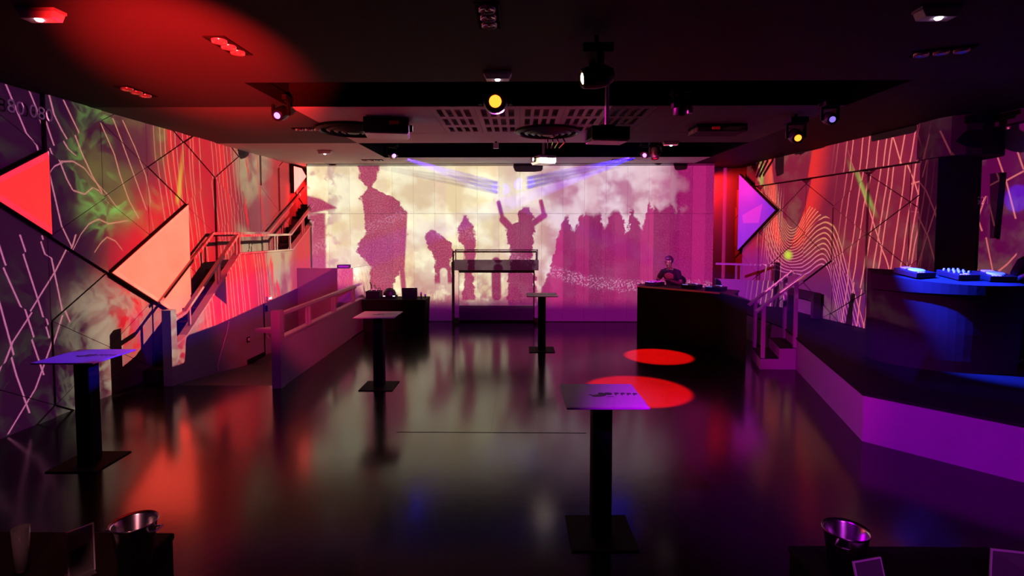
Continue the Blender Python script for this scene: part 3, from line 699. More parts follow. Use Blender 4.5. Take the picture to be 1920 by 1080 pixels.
for a, b in zip([(8.5, 1.2), (10.06, 2.3), (12.3, 2.3)], [(10.06, 2.3), (12.3, 2.3), (14.6, 3.55)]): bar(bm, (XL+0.09, a[0], a[1]), (XL+0.09, b[0], b[1]), 0.04, 0.05)
obj('wall_rail', bm, M_cap, stair)
XF = XS+0.045          # face of the staircase wall towards the sunken passage
door = thing('passage_door', 'flush white door with dark frame gap under the stairs', 'door', (XF, 10.97, -0.24))
obj('leaf', box(NB(), 0.0, 0.012, 0.02, 0.86, 0.02, 1.08), M_white, door); obj('frame_gap', box(NB(), -0.002, 0.006, -0.015, 0.02, 0.0, 1.09), M_dark, door); obj('handle', box(NB(), 0.0, 0.05, 0.03, 0.07, 0.92, 1.04), M_dark, door)
for y0, y1 in ((10.25, 10.95), (11.85, 12.6)):
    k_ = tag(obj('skirting_board', box(NB(), XF, XF+0.02, y0, y1, -0.24, -0.15), M_black), 'black skirting board %s the passage door' % ('before' if y0 < 10.5 else 'beyond'), 'skirting')
cabl = tag(obj('wall_cable', path(NB(), [(XF+0.01, 9.62, 0.72), (XF+0.01, 9.55, 0.55), (XF+0.01, 9.38, 0.28), (XF+0.01, 9.26, 0.08), (XF+0.01, 9.22, -0.03), (XF+0.01, 9.25, -0.08)], 0.011), M_grey), 'thin cable running down the white stair wall', 'cable')
sock = thing('wall_socket', 'small dark socket on the white stair wall', 'socket', (XF, 10.3, 0.24))
obj('plate', box(NB(), 0, 0.015, -0.05, 0.05, -0.05, 0.05), M_dark, sock); obj('outlet', box(NB(), 0.015, 0.02, -0.03, 0.03, -0.03, 0.03), M_grey, sock)
ex = thing('emergency_sign', 'small twin-lamp emergency light above the passage door', 'emergency light', (XF+0.02, 11.18, 0.93))
obj('case', box(NB(), -0.02, 0.02, -0.09, 0.09, -0.035, 0.05), M_grey, ex)
for s_ in (-1, 1): obj('lamp', lathe(NB(), [(0, 0.012), (0.018, 0.008), (0.024, 0)], 12, Matrix.Translation((0.02, s_*0.035, 0.005)) @ Matrix.Rotation(PI/2, 4, 'Y')), M_epale, ex, smooth=True)

# enclosure at the end of the passage
enc = thing('passage_enclosure', 'chest-high white enclosure closing the passage before the back wall', 'partition')
obj('front_panel', box(NB(), -5.285, -4.04, 12.66, 12.74, -0.24, 1.46), M_white, enc)
obj('side_panel', prism(NB(), [(-4.04, 12.66), (-3.96, 12.66), (-3.86, 13.76), (-3.94, 13.76)], 0, 1.46), M_white, enc)
led = thing('led_bar', 'flat dark light bar lying on the white enclosure', 'lamp', (-4.18, 12.70, 1.46))
obj('case', box(NB(), -0.15, 0.15, -0.07, 0.07, 0.0, 0.085), M_blackg, led, bevel=0.02)
obj('lens', box(NB(), -0.13, 0.13, -0.076, -0.068, 0.02, 0.065), mat('violet_glass', (0.08, 0.02, 0.3), 0.2, noise=0.1), led)

# parapet with rail, nearer to the dance floor
par = thing('parapet', 'white parapet with open rail between passage and dance floor', 'parapet')
pf = lambda y: -3.62-0.0297*(y-7.92)
obj('wall_panel', prism(NB(), [(pf(8.02)-0.035, 8.02), (pf(8.02)+0.035, 8.02), (pf(12.64)+0.035, 12.64), (pf(12.64)-0.035, 12.64)], 0.0, 0.73), M_white, par)
obj('coping', bar(NB(), (pf(8.02), 8.02, 0.745), (pf(12.64), 12.64, 0.745), 0.11, 0.03), M_cap, par)
rail_run(par, None, [(pf(8.02), 8.02, 1.10), (pf(12.64), 12.64, 1.10)], [((pf(y), y, 0.75), (pf(y), y, 1.09)) for y in (9.12, 9.26, 10.5, 10.66, 11.9, 12.05)])
obj('newel_post', box(NB(), -3.70, -3.56, 7.88, 8.02, 0, 1.17), M_white, par, bevel=0.006)
bm = NB(); prism(bm, [(-3.56, 0.94), (-3.54, 0.94), (-3.42, 0.78), (-3.46, 0.76)], 8.03, 8.07, 'y')
sh = thing('drop_shelf', 'small white shelf sticking out of the parapet post', 'shelf', (-3.70, 7.95, 0.88))
obj('board', prism(NB(), [(-0.24, -0.06), (0, -0.06), (0, 0.10), (-0.1, 0.10)], 0.0, 0.025), M_cap, sh)
obj('fascia', box(NB(), -0.24, 0, -0.06, -0.045, -0.04, 0.0), M_white, sh)
bm = NB(); path(bm, [(-0.02, 0.0, -0.14), (-0.06, 0.0, -0.13), (-0.09, 0.0, -0.09), (-0.09, 0.0, 0.0)], 0.008)
obj('bracket', bm, M_cap, sh)

# portal in front of the back wall
por = thing('portal', 'white portal frame with a low rail on its mauve beam at the back wall', 'portal')
for a, b in ((-1.66, -1.56), (0.37, 0.47)): obj('post', box(NB(), a, b, 13.58, 13.78, 0, 1.60), M_white, por)
obj('beam', box(NB(), -1.66, 0.47, 13.56, 13.64, 1.35, 1.61), mat('dark_violet_beam', (0.014, 0.006, 0.016), 0.6, spec=0.1, noise=0.1), por)
bm = NB(); bar(bm, (-1.64, 13.60, 1.86), (0.45, 13.60, 1.86), 0.03, 0.03); bar(bm, (-1.63, 13.60, 1.61), (-1.63, 13.60, 1.87), 0.03, 0.03, up=(0, 1, 0)); bar(bm, (0.44, 13.60, 1.61), (0.44, 13.60, 1.87), 0.03, 0.03, up=(0, 1, 0))
obj('top_rail', bm, M_ptow, por)
obj('back_rail', box(NB(), -1.56, 0.37, 13.74, 13.78, 0.0, 0.42), M_ptow, por)

# platform rail at the far right
plr = thing('platform_parapet', 'pink-lit parapet with open rail at the far right platform', 'parapet')
obj('wall_panel', prism(NB(), [(4.86, 13.38), (6.08, 12.75), (6.08, 12.83), (4.86, 13.46)], SZ, 1.16), M_white, plr)
rail_run(plr, None, [(4.86, 13.42, 1.53), (6.06, 12.80, 1.53)], [((x, y, 1.16), (x, y, 1.52)) for x, y in ((5.28, 13.20), (5.38, 13.15), (5.86, 12.90))])
obj('newel_post', box(NB(), 6.0, 6.1, 12.72, 12.82, SZ, 1.60), M_ptow, plr)

# steps up to the stage
def sk(x, y): return (x+0.26*(y-9.12), y)
stp = thing('stage_steps', 'two violet-sided steps with twin handrails beside the stage', 'steps')
for x0, x1, z in ((4.08, 4.40, 0.19), (4.40, 4.685, 0.37)):
    obj('step', prism(NB(), [sk(x0, 9.12), sk(x1, 9.12), sk(x1, 10.0), sk(x0, 10.0)], 0, z-0.012), M_white, stp)
    obj('tread', prism(NB(), [sk(x0+0.01, 9.13), sk(x1, 9.13), sk(x1, 10.0), sk(x0+0.01, 10.0)], z-0.012, z), M_black, stp)
for y in (9.15, 9.95):
    for x, z0, z1 in ((4.13, 0.0 if y < 9.5 else 0.19, 1.08), (4.67, 0.37, 1.50)):
        if y < 9.5: z0 = 0.19 if x < 4.4 else 0.37
        p = sk(x, y); obj('rail_post', bar(NB(), (p[0], p[1], z0), (p[0], p[1], z1), 0.05, 0.05, up=(0, 1, 0)), M_cap, stp)
    p, q = sk(4.0, y), sk(4.80, y)
    obj('handrail', bar(NB(), (p[0], p[1], 0.98), (q[0], q[1], 1.61), 0.09, 0.03), M_cap, stp)

# small things on the right wall
cab = thing('wall_shelf', 'dark violet shelf unit low on the right wall', 'shelf', (rx(11.6)-0.10, 11.6, 0.55))
obj('carcass', box(NB(), -0.12, 0.03, -0.52, 0.62, 0.36, 0.52), M_ptow, cab); obj('leg', box(NB(), -0.12, 0.03, -0.52, -0.42, 0.0, 0.36), M_ptow, cab); obj('leg', box(NB(), -0.12, 0.03, 0.52, 0.62, 0.0, 0.36), M_ptow, cab)
sg = thing('exit_panel', 'small pale green glowing sign low on the right wall', 'sign', (rx(11.25)-0.15, 11.2, 0.78))
obj('frame', box(NB(), -0.01, 0.02, -0.08, 0.08, -0.13, 0.13), M_grey, sg); obj('face', box(NB(), -0.016, -0.010, -0.065, 0.065, -0.115, 0.115), M_egreen, sg)

# ================================================================== BAR AND BOOTH
bart = thing('bar_counter', 'black bar counter with a red-lit edge in front of the steps', 'bar')
cpts = [(2.58, 11.83), (3.93, 10.58), (3.98, 9.45), (4.06, 10.3), (4.42, 10.92), (3.25, 12.0), (2.75, 12.2)]
obj('body', prism(NB(), cpts, 0, 1.11), M_black, bart)
obj('worktop', prism(NB(), [(2.55, 11.82), (3.92, 10.55), (3.97, 9.42), (4.08, 10.3), (4.45, 10.94), (3.26, 12.04), (2.73, 12.24)], 1.11, 1.15), M_blackg, bart, bevel=0.006)
obj('edge_trim', bar(NB(), (2.54, 11.81, 1.133), (3.91, 10.535, 1.133), 0.02, 0.03), mat('red_lit_edge', (0.8, 0.42, 0.36), 0.45, metal=0.2, noise=0.05), bart)  # red light on the worktop edge put into the strip's colour

booth = thing('dj_booth', 'rounded black booth lit blue from above on the stage', 'booth', (0, 0, SZ))
def booth_ring(k, z):
    out = []
    for i in range(21):
        a = math.radians(196+90*i/20)
        out.append((6.0+1.166*k*math.cos(a), 7.80+1.06*k*math.sin(a), z))
    return out+[(6.34, 6.98, z), (6.28, 7.40, z), (4.98, 7.78, z)]
bm = NB(); rings = []
for k, z in ((0.93, 0.0), (0.95, 0.15), (0.97, 0.5), (0.985, 0.95), (0.99, 1.00), (1.02, 1.01), (1.02, 1.10)):
    rings.append([bm.verts.new(p) for p in booth_ring(k, z)])
nr = len(rings[0])
for A, B in zip(rings, rings[1:]):
    for i in range(nr): bm.faces.new((A[i], A[(i+1) % nr], B[(i+1) % nr], B[i]))
bm.faces.new(rings[0][::-1]); bm.faces.new(rings[-1])
obj('front', bm, M_navy, booth)
tp = [(p[0], p[1]) for p in booth_ring(1.02, 0)]
bm = NB(); prism(bm, tp, 1.10, 1.13)
for v in bm.verts:
    if v.co.z > 1.12: v.co.z += 0.14*max(0, (v.co.y-6.75))
obj('top', bm, M_navy, booth)
def deck_unit(name, label, loc, rz, wide, kind):
    t = thing(name, label, 'music player' if kind else 'mixer', loc, rz, None, (0.139 if loc[0] > 5 else 0.0, 0, rz))
    obj('case', box(NB(), -wide/2, wide/2, -0.17, 0.17, 0, 0.07), M_blackg, t, bevel=0.006)
    if kind:
        obj('jog_wheel', lathe(NB(), [(0, 0.09), (0.085, 0.09), (0.095, 0.082), (0.1, 0.07)], 20, Matrix.Translation((0, -0.03, 0))), M_grey, t, smooth=False)
        obj('screen', box(NB(), -0.06, 0.06, 0.08, 0.15, 0.07, 0.085), M_eled, t)
    else:
        for i in range(4):
            for j in range(3): obj('knob', lathe(NB(), [(0, 0.10), (0.012, 0.098), (0.014, 0.07)], 8, Matrix.Translation((-0.1+i*0.067, -0.05+j*0.08, 0))), M_grey, t)
        for i in range(2): obj('meter', box(NB(), -0.012+i*0.03, 0.0+i*0.03, -0.14, -0.08, 0.07, 0.075), M_eled, t)
    for i in range(3): obj('button', box(NB(), -wide/2+0.03+i*0.04, -wide/2+0.055+i*0.04, -0.165, -0.145, 0.07, 0.08), M_eled, t)
    return t
bz = SZ+1.13
deck_unit('media_player', 'music player nearest the pillar on the blue-lit booth', (5.28, 7.28, bz+0.14*0.53+0.012), 0.25, 0.32, 1)
deck_unit('mixer', 'small mixer between the two players on the blue-lit booth', (5.76, 7.16, bz+0.14*0.41+0.012), 0.1, 0.30, 0)
deck_unit('media_player', 'music player beside the dark figure on the blue-lit booth', (6.16, 7.08, bz+0.14*0.33+0.012), -0.1, 0.32, 1)
deck_unit('media_player', 'music player on the black bar in front of the bending person', (3.62, 11.35, 1.15), -0.75, 0.32, 1)
deck_unit('mixer', 'low mixer at the left end of the black bar', (2.98, 11.92, 1.15), -0.75, 0.30, 0)
deck_unit('media_player', 'music player at the right end of the black bar', (3.98, 10.95, 1.15), -0.75, 0.32, 1)

# sound desk by the back wall
desk = thing('sound_desk', 'black-draped sound desk standing before the back wall', 'desk', (-2.94, 12.75, 0))
obj('top', box(NB(), -0.74, 0.74, -0.33, 0.33, 0.71, 0.74), M_black, desk)
bm = NB(); n = 60; A = []; B = []
per = []
for (ax, ay), (bx_, by_) in zip([(-.74, -.33), (.74, -.33), (.74, .33), (-.74, .33)], [(.74, -.33), (.74, .33), (-.74, .33), (-.74, -.33)]):
    for i in range(16): t = i/16; per.append((ax+(bx_-ax)*t, ay+(by_-ay)*t))
for i, (x, y) in enumerate(per):
    A.append(bm.verts.new((x*1.005, y*1.005, 0.742))); w_ = 1.0+0.02*math.sin(i*1.9)-0.02
    B.append(bm.verts.new((x*w_*0.97, y*w_, 0.0)))
for i in range(len(per)): bm.faces.new((A[i], B[i], B[(i+1) % len(per)], A[(i+1) % len(per)]))
bm.faces.new(A)
obj('drape', bm, M_black, desk)
lap = thing('laptop', 'open black laptop on the draped sound desk', 'laptop', (-2.62, 12.78, 0.742), 0.1)
obj('base', box(NB(), -0.18, 0.18, -0.12, 0.12, 0, 0.018), M_blackg, lap)
obj('screen', box(NB(), -0.18, 0.18, -0.006, 0.006, 0, 0.25), M_blackg, lap, loc=(0, -0.13, 0.015)).rotation_euler = (0.2, 0, 0)
con = thing('rack_case', 'black equipment case at the left end of the sound desk', 'case', (-3.50, 12.80, 0.742))
obj('body', box(NB(), -0.16, 0.17, -0.15, 0.15, 0, 0.17), M_black, con, bevel=0.008); obj('handle', path(NB(), [(-0.06, 0, 0.17), (-0.05, 0, 0.20), (0.05, 0, 0.20), (0.06, 0, 0.17)], 0.008), M_grey, con)
dome = thing('dome_lamp', 'black dome lamp with white indicators on the sound desk', 'lamp', (-3.10, 12.72, 0.742))
obj('foot', box(NB(), -0.16, 0.16, -0.12, 0.12, 0, 0.07), M_black, dome); obj('dome', lathe(NB(), [(0.15, 0.07), (0.145, 0.13), (0.12, 0.19), (0.07, 0.235), (0, 0.25)], 24), M_blackg, dome, smooth=True)
for x in (-0.10, 0.13): obj('indicator', box(NB(), x-0.03, x+0.02, -0.125, -0.119, 0.055, 0.075), M_epale, dome)
tl = thing('cable_tangle', 'tangle of black cables rising behind the sound desk', 'cable', (-3.58, 13.02, 0.742))
for k in range(3):
    pts = [(-0.05+0.1*k+0.03*math.sin(i*1.1+k), 0, 0.36*math.sin(PI*i/8)*(1-0.2*k)) for i in range(9)]
    obj('cable', path(NB(), pts, 0.008, 6), M_black, tl)
for k, (dx, hh, wd) in enumerate(((0.60, 0.11, 'taller'), (0.68, 0.06, 'shorter'))):
    mi = thing('microphone', '%s of two small black microphones on the sound desk' % wd, 'microphone', (-2.94+dx, 12.66+0.1*k, 0.742), 0.4*k, 'microphones on the sound desk')
    obj('stem', tube(NB(), (0, 0, 0), (0, 0, hh), 0.014, 0.018, 10), M_black, mi); obj('head', lathe(NB(), [(0, hh+0.05), (0.022, hh+0.03), (0.024, hh+0.01), (0.016, hh)], 12), M_grey, mi, smooth=True)

# ================================================================== HIGH TABLES
def ell(bm, cx, cy, rx_, ry_, rot=0, z0=0.0, z1=0.001, n=14, a0=0, a1=2*PI):
    pts = []
    for i in range(n):
        a = a0+(a1-a0)*i/(n if a1-a0 > 6.2 else n-1)
        x, y = rx_*math.cos(a), ry_*math.sin(a)
        pts.append((cx+x*math.cos(rot)-y*math.sin(rot), cy+x*math.sin(rot)+y*math.cos(rot)))
    return prism(bm, pts, z0, z1)
tables = []
def high_table(label, loc, rz, proto=None):
    if proto:
        t = copy_tree(proto); t.location = loc; t.rotation_euler = (0, 0, rz); t['label'] = label; return t
    t = thing('high_table', label, 'table', loc, rz, 'square high tables on the dance floor')
    top = obj('table_top', box(NB(), -0.3, 0.3, -0.3, 0.3, 1.085, 1.10), M_top, t, bevel=0.003)
    bm = NB()   # printed mark: curl, two drops, four strokes
    ell(bm, -0.02, -0.015, 0.06, 0.028, 0.25, 1.1001, 1.1012); ell(bm, 0.005, 0.03, 0.026, 0.030, 0, 1.1001, 1.1012); ell(bm, 0.058, 0.03, 0.032, 0.032, -0.2, 1.1001, 1.1012)
    ell(bm, -0.075, -0.005, 0.03, 0.008, -0.6, 1.1001, 1.1012)
    ell(bm, 0.06, -0.045, 0.03, 0.006, 0.1, 1.1001, 1.1012)
    obj('mark', bm, M_ink, top)
    bm = NB()
    for k in range(4):
        x = 0.125+k*0.047
        ell(bm, x, 0.04-0.004*k, 0.020, 0.019, 0.3*k, 1.1001, 1.1012); ell(bm, x-0.012, 0.01, 0.006, 0.026, 0, 1.1001, 1.1012)
    obj('lettering', bm, M_ink, top)
    obj('column', box(NB(), -0.075, 0.075, -0.075, 0.075, 0.012, 1.085), M_black, t, bevel=0.01)
    obj('foot_plate', box(NB(), -0.25, 0.25, -0.25, 0.25, 0.0, 0.012), M_black, t, bevel=0.003)
    return t
p = high_table('square high table with violet-lit top beside the red floor spots', (0.63, 4.12, 0), 0.02)
high_table('square high table with glowing blue top near the left wall', (-4.40, 5.34, 0), 0.02, p)
high_table('square high table with pink-lit top before the sound desk', (-2.13, 8.04, 0), 0.0, p)
high_table('farthest square high table, thin top before the white portal', (0.43, 10.55, 0), 0.0, p)

# ================================================================== FOREGROUND: low tables, buckets, menu stands
def low_table(label, loc, wx, wy, h):
    t = thing('low_table', label, 'table', loc)
    obj('table_top', box(NB(), -wx/2, wx/2, -wy/2, wy/2, h-0.04, h), M_black, t, bevel=0.012)
    obj('body', box(NB(), -wx/2+0.01, wx/2-0.01, -wy/2+0.01, wy/2-0.01, 0.0, h-0.04), M_black, t)
    return t
low_table('low black cube table under the left ice bucket', (-2.50, 2.52, 0), 1.06, 0.9, 0.65)
low_table('low black cube table under the right ice bucket', (2.02, 2.45, 0), 1.10, 0.9, 0.65)
def bucket(label, loc, proto=None, rz=0.0):
    if proto:
        t = copy_tree(proto); t.location = loc; t.rotation_euler = (0, 0, rz); t['label'] = label; return t
    t = thing('ice_bucket', label, 'ice bucket', loc, 0, 'steel ice buckets on the low tables')
    obj('body', lathe(NB(), [(0, 0.004), (0.066, 0.004), (0.070, 0.008), (0.096, 0.215), (0.108, 0.228), (0.110, 0.224), (0.101, 0.212), (0.074, 0.0), (0, 0.0)], 40), M_steel, t, smooth=True)
    for s in (-1, 1):
        bm = NB(); path(bm, [(s*0.095, -0.03, 0.185), (s*0.125, -0.03, 0.19), (s*0.13, 0, 0.19), (s*0.125, 0.03, 0.19), (s*0.095, 0.03, 0.185)], 0.006)
        obj('handle', bm, M_steel, t)
    return t
b0 = bucket('steel ice bucket on the low table at bottom left', (-1.99, 2.68, 0.65))
bucket('steel ice bucket on the low table at bottom right', (1.64, 2.66, 0.65), b0, 0.9)
M_lit_edge = mat('lit_acrylic_edge', (0.8, 0.8, 0.8), 0.25, spec=0.6, noise=0.03)  # bright lit pane edges, put into white strips
def menu_stand(label, loc, rz, h, wd=0.12, tilt=0.0):
    t = thing('menu_stand', label, 'menu stand', loc, rz, 'clear menu stands on the low tables')
    obj('foot', box(NB(), -wd/2, wd/2, -0.04, 0.07, 0, 0.004), M_acry, t)
    pane = obj('pane', box(NB(), -wd/2, wd/2, -0.003, 0.003, 0.004, h), M_acry, t)
    bm = NB(); box(bm, -wd/2-0.006, -wd/2, -0.005, 0.005, 0.004, h); box(bm, wd/2, wd/2+0.006, -0.005, 0.005, 0.004, h); box(bm, -wd/2-0.006, wd/2+0.006, -0.005, 0.005, h, h+0.006)
    obj('edge', bm, M_lit_edge, pane)
    obj('card', box(NB(), -wd/2+0.01, wd/2-0.01, 0.0035, 0.0045, 0.012, h*0.62), M_card, pane)
    pane.rotation_euler = (tilt, 0, 0)
    return t
menu_stand('clear menu stand left of the ice bucket at bottom left', (-2.19, 2.58, 0.65), 1.0, 0.24, 0.10)
menu_stand('clear menu stand right of the ice bucket at bottom right', (1.68, 2.50, 0.65), 0.25, 0.145, 0.15, -0.3)
menu_stand('clear menu stand in the bottom right corner', (2.33, 2.52, 0.65), -0.2, 0.20, 0.15)
gl = thing('drinking_glass', 'empty drinking glass at the lower left edge', 'glass', (-2.53, 2.62, 0.65))
obj('bowl', lathe(NB(), [(0, 0.006), (0.028, 0.006), (0.036, 0.22), (0.038, 0.22), (0.030, 0.0), (0, 0.0)], 24), M_acry, gl, smooth=True)
cd = thing('price_card', 'folded white price card beside the bottom left menu stand', 'card', (-1.94, 2.40, 0.65), 0.5)
obj('front_leaf', bar(NB(), (0, -0.03, 0), (0, 0.0, 0.05), 0.09, 0.002), M_card, cd); obj('back_leaf', bar(NB(), (0, 0.03, 0), (0, 0.0, 0.05), 0.09, 0.002), M_card, cd)

# ================================================================== CEILING FITTINGS
def look(d):
    return Vector(d).normalized().to_track_quat('Z', 'Y').to_matrix().to_4x4()
def moving_head(label, loc, target, lens_mat, scale=1.0, hang=CEIL+0.7):
    """loc = centre of the head; hung from above by base and yoke"""
    t = thing('moving_head_lamp', label, 'stage lamp', loc)
    s = scale; d = (Vector(target)-Vector(loc)).normalized(); top = hang-loc[2]
    obj('base', box(NB(), -0.13*s, 0.13*s, -0.12*s, 0.12*s, min(top, 0.26*s)-0.08*s, min(top, 0.26*s)), M_black, t, bevel=0.01)
    if top > 0.26*s: obj('hanger', tube(NB(), (0, 0, 0.26*s), (0, 0, top), 0.02), M_black, t)
    bm = NB(); zt = min(top, 0.26*s)-0.08*s
    side = Vector((d.y, -d.x, 0)); side = side.normalized() if side.length > 0.05 else Vector((1, 0, 0))
    for q in (-1, 1): bar(bm, side*q*0.12*s+Vector((0, 0, zt)), side*q*0.12*s+Vector((0, 0, -0.03*s)), 0.03*s, 0.06*s, up=(side.y, -side.x, 0))
    bar(bm, side*-0.13*s+Vector((0, 0, zt-0.01)), side*0.13*s+Vector((0, 0, zt-0.01)), 0.06*s, 0.03*s)
    obj('yoke', bm, M_black, t)
    h = obj('head', lathe(NB(), [(0, -0.15*s), (0.06*s, -0.145*s), (0.095*s, -0.08*s), (0.10*s, 0.02*s), (0.085*s, 0.12*s), (0.075*s, 0.135*s), (0.06*s, 0.125*s), (0, 0.12*s)], 24, look(d)), M_blackg, t, smooth=True)
    obj('lens', lathe(NB(), [(0, 0.135*s), (0.03*s, 0.132*s), (0.052*s, 0.122*s), (0.052*s, 0.118*s)], 20, look(d)), lens_mat, h, smooth=True)
    return t

BLUE = (0.035, 0.012, 1.0)
hb1 = (-2.71, 11.5, 3.97); hb2 = (2.66, 11.5, 3.97)
mh1 = moving_head('blue moving head lamp in the left of the far ceiling trough', hb1, (-0.6, 8.0, 2.4), M_eblue, 0.9)
mh2 = moving_head('blue moving head lamp in the right of the far ceiling trough', hb2, (0.6, 8.0, 2.4), M_eblue, 0.9)
mh3 = moving_head('moving head lamp with violet-white lens at the left trough corner', (-3.20, 7.25, 3.93), (-3.5, 4.0, 2.3), M_eblue, 0.9)
mh4 = moving_head('small blue-eyed moving head lamp over the stage', (3.97, 7.05, 3.80), (3.2, 2.0, 2.2), M_eled, 0.8)
mh5 = moving_head('moving head lamp with warm white lens above the middle of the room', (0.66, 4.75, 3.70), (-1.2, 4.5, 3.4), M_ewarm, 1.0, CEIL)
mo1 = moving_head('orange glowing moving head lamp in the near ceiling trough', (-0.31, 6.9, 4.00), (-0.15, 0.0, 2.3), M_eorange, 1.6)
mo2 = moving_head('orange glowing moving head lamp above the right wall panels', (4.02, 8.0, 3.74), (3.0, 2.0, 1.2), M_eorange, 1.0, CEIL)
mr1 = moving_head('black moving head lamp pointing straight down over the bar', (2.66, 10.75, 3.88), (2.60, 10.08, 0), M_red, 0.9)
mr2 = moving_head('black moving head lamp pointing down in the near trough', (2.05, 7.0, 3.95), (1.75, 7.85, 0), M_red, 0.9)

def emergency(label, loc, proto=None):
    if proto:
        t = copy_tree(proto); t.location = loc; t['label'] = label; return t
    t = thing('emergency_light', label, 'emergency light', loc, 0, 'emergency lights on the ceiling')
    obj('case', box(NB(), -0.15, 0.15, -0.06, 0.06, -0.02, 0.0), M_grey, t)
    obj('diffuser', prism(NB(), [(-0.145, -0.02), (0.145, -0.02), (0.12, -0.075), (-0.12, -0.075)], -0.055, 0.055, 'y'), M_cream, t, bevel=0.006)
    obj('diode', lathe(NB(), [(0, -0.092), (0.02, -0.088), (0.03, -0.075)], 12, Matrix.Translation((0.0, -0.02, 0))), M_ewhite, t, smooth=True)
    return t
e0 = emergency('emergency light at the upper left corner, violet-tinted', (-3.66, 4.15, CEIL))
emergency('emergency light just above the orange trough lamp', (-0.24, 5.85, CEIL), e0)
emergency('emergency light at the upper right corner of the dark ceiling', (3.16, 4.22, CEIL), e0)
emergency('small emergency light above the stair landing', (-4.13, 11.45, CEIL), e0)
emergency('small emergency light over the bar counter', (2.87, 10.40, CEIL-0.0), e0)

def triple(label, loc, rz=0.0, proto=None):
    if proto:
        t = copy_tree(proto); t.location = loc; t.rotation_euler = (0, 0, rz); t['label'] = label; return t
    t = thing('triple_spotlight', label, 'ceiling lamp', loc, rz, 'triple spotlights set in the ceiling')
    obj('tray', box(NB(), -0.085, 0.085, -0.24, 0.24, -0.006, 0.0), M_dark, t)
    bm = NB()
    for a in ((-0.095, -0.085, -0.25, 0.25), (0.085, 0.095, -0.25, 0.25), (-0.085, 0.085, -0.25, -0.24), (-0.085, 0.085, 0.24, 0.25)): box(bm, *a, -0.012, 0.0)
    obj('frame', bm, M_black, t)
    for k in (-1, 0, 1):
        l = obj('lamp', lathe(NB(), [(0.066, -0.006), (0.062, -0.03), (0.05, -0.022), (0.02, -0.012), (0.012, -0.024), (0, -0.026)], 18, Matrix.Translation((0, k*0.155, 0))), M_lens, t, smooth=True)
    return t
t0 = triple('triple spotlight in the middle of the near ceiling', (-0.25, 4.30, CEIL))
triple('triple spotlight in the red-lit part of the near ceiling', (-2.65, 4.95, CEIL), 0, t0)
triple('triple spotlight close to the left wall top', (-4.65, 6.55, CEIL), 0, t0)
triple('triple spotlight left of the round ceiling ring', (-3.52, 9.0, CEIL), 1.57, t0)
triple('triple spotlight above the left end of the back wall', (-3.55, 13.0, CEIL), 1.57, t0)
triple('triple spotlight above the right half of the back wall', (2.45, 13.05, CEIL), 1.57, t0)
triple('triple spotlight in the dark ceiling at upper right', (3.95, 5.2, CEIL), 1.2, t0)

def ring(label, loc, R):
    t = thing('ceiling_ring', label, 'air diffuser', loc, 0, 'round diffusers between the troughs')
    obj('rim', lathe(NB(), [(R, 0), (R, -0.04), (R*0.9, -0.07), (R*0.86, -0.05), (R*0.86, 0)], 40), M_blackg, t, smooth=False)
    for k, r in enumerate((0.72, 0.52, 0.33)): obj('louvre', lathe(NB(), [(R*r, -0.02), (R*r, -0.05-0.012*k), (R*(r-0.10), -0.075-0.012*k), (R*(r-0.10), -0.06)], 36), M_blackg, t)
    obj('hub', lathe(NB(), [(R*0.16, 0), (R*0.16, -0.09), (0, -0.10)], 24), M_blackg, t)
    return t
ring('round black ceiling diffuser next to the black projector', (-2.75, 8.95, CEIL), 0.60)
ring('round black ceiling diffuser behind the hanging projector', (0.47, 9.2, CEIL), 0.55)

def projector(label, loc, target, wall, content, case, w_, d_, h_, pole, lname, gain=1.0):
    t = thing('video_projector', label, 'projector', loc)
    dv = (Vector(target)-Vector(loc)); a = math.atan2(dv.y, dv.x)-PI/2
    R = Matrix.Rotation(a, 4, 'Z')
    c = obj('case', box(NB(), -w_/2, w_/2, -d_/2, d_/2, -h_/2, h_/2, R), case, t, bevel=0.012)
    obj('bottom_plate', prism(NB(), [(-w_/2+0.02, -d_/2+0.02), (w_/2-0.02, -d_/2+0.02), (w_/2-0.02, d_/2-0.02), (-w_/2+0.02, d_/2-0.02)], -h_/2-0.018, -h_/2-0.001, 'z', R), M_cream, t)
    obj('lens_barrel', tube(NB(), R @ Vector((0.0, d_/2, 0)), R @ Vector((0.0, d_/2+0.05, 0)), 0.055, 0.05, 20), M_black, t)
    obj('lens', tube(NB(), R @ Vector((0.0, d_/2+0.045, 0)), R @ Vector((0.0, d_/2+0.052, 0)), 0.042, 0.042, 20), M_eglow, t)
    bm = NB()
    for k in range(6): box(bm, -w_/2-0.002, -w_/2+0.002, -d_/2+0.04+k*0.03, -d_/2+0.055+k*0.03, -h_/2+0.02, h_/2-0.02, R)
    obj('vent', bm, M_dark, t)
    if pole:
        obj('pole', tube(NB(), (0, 0, h_/2+0.03), (0, 0, pole), 0.027, 0.027, 16), M_cream, t)
        obj('bracket', box(NB(), -0.09, 0.09, -0.09, 0.09, h_/2, h_/2+0.03), M_black, t)
    Lp = Vector(loc)+R.to_3x3() @ Vector((0, d_/2+0.08, 0))
    projector_light(lname, tuple(Lp), target, wall, content, t, gain)
    return t
projector('white-bottomed video projector hanging on a pale pole', (1.12, 7.05, 3.60), (0.0, YB, 2.2), ('y', YB), back_content, M_blackg, 0.50, 0.36, 0.17, 1.15, 'projector_beam_back', 1.18)
projector('white video projector at the rim of the far trough', (0.50, 11.6, 3.86), (XL, 9.0, 2.0), ('x', XL, 0.0, 0.0), left_content, M_cream, 0.46, 0.38, 0.15, 0.89, 'projector_beam_left')
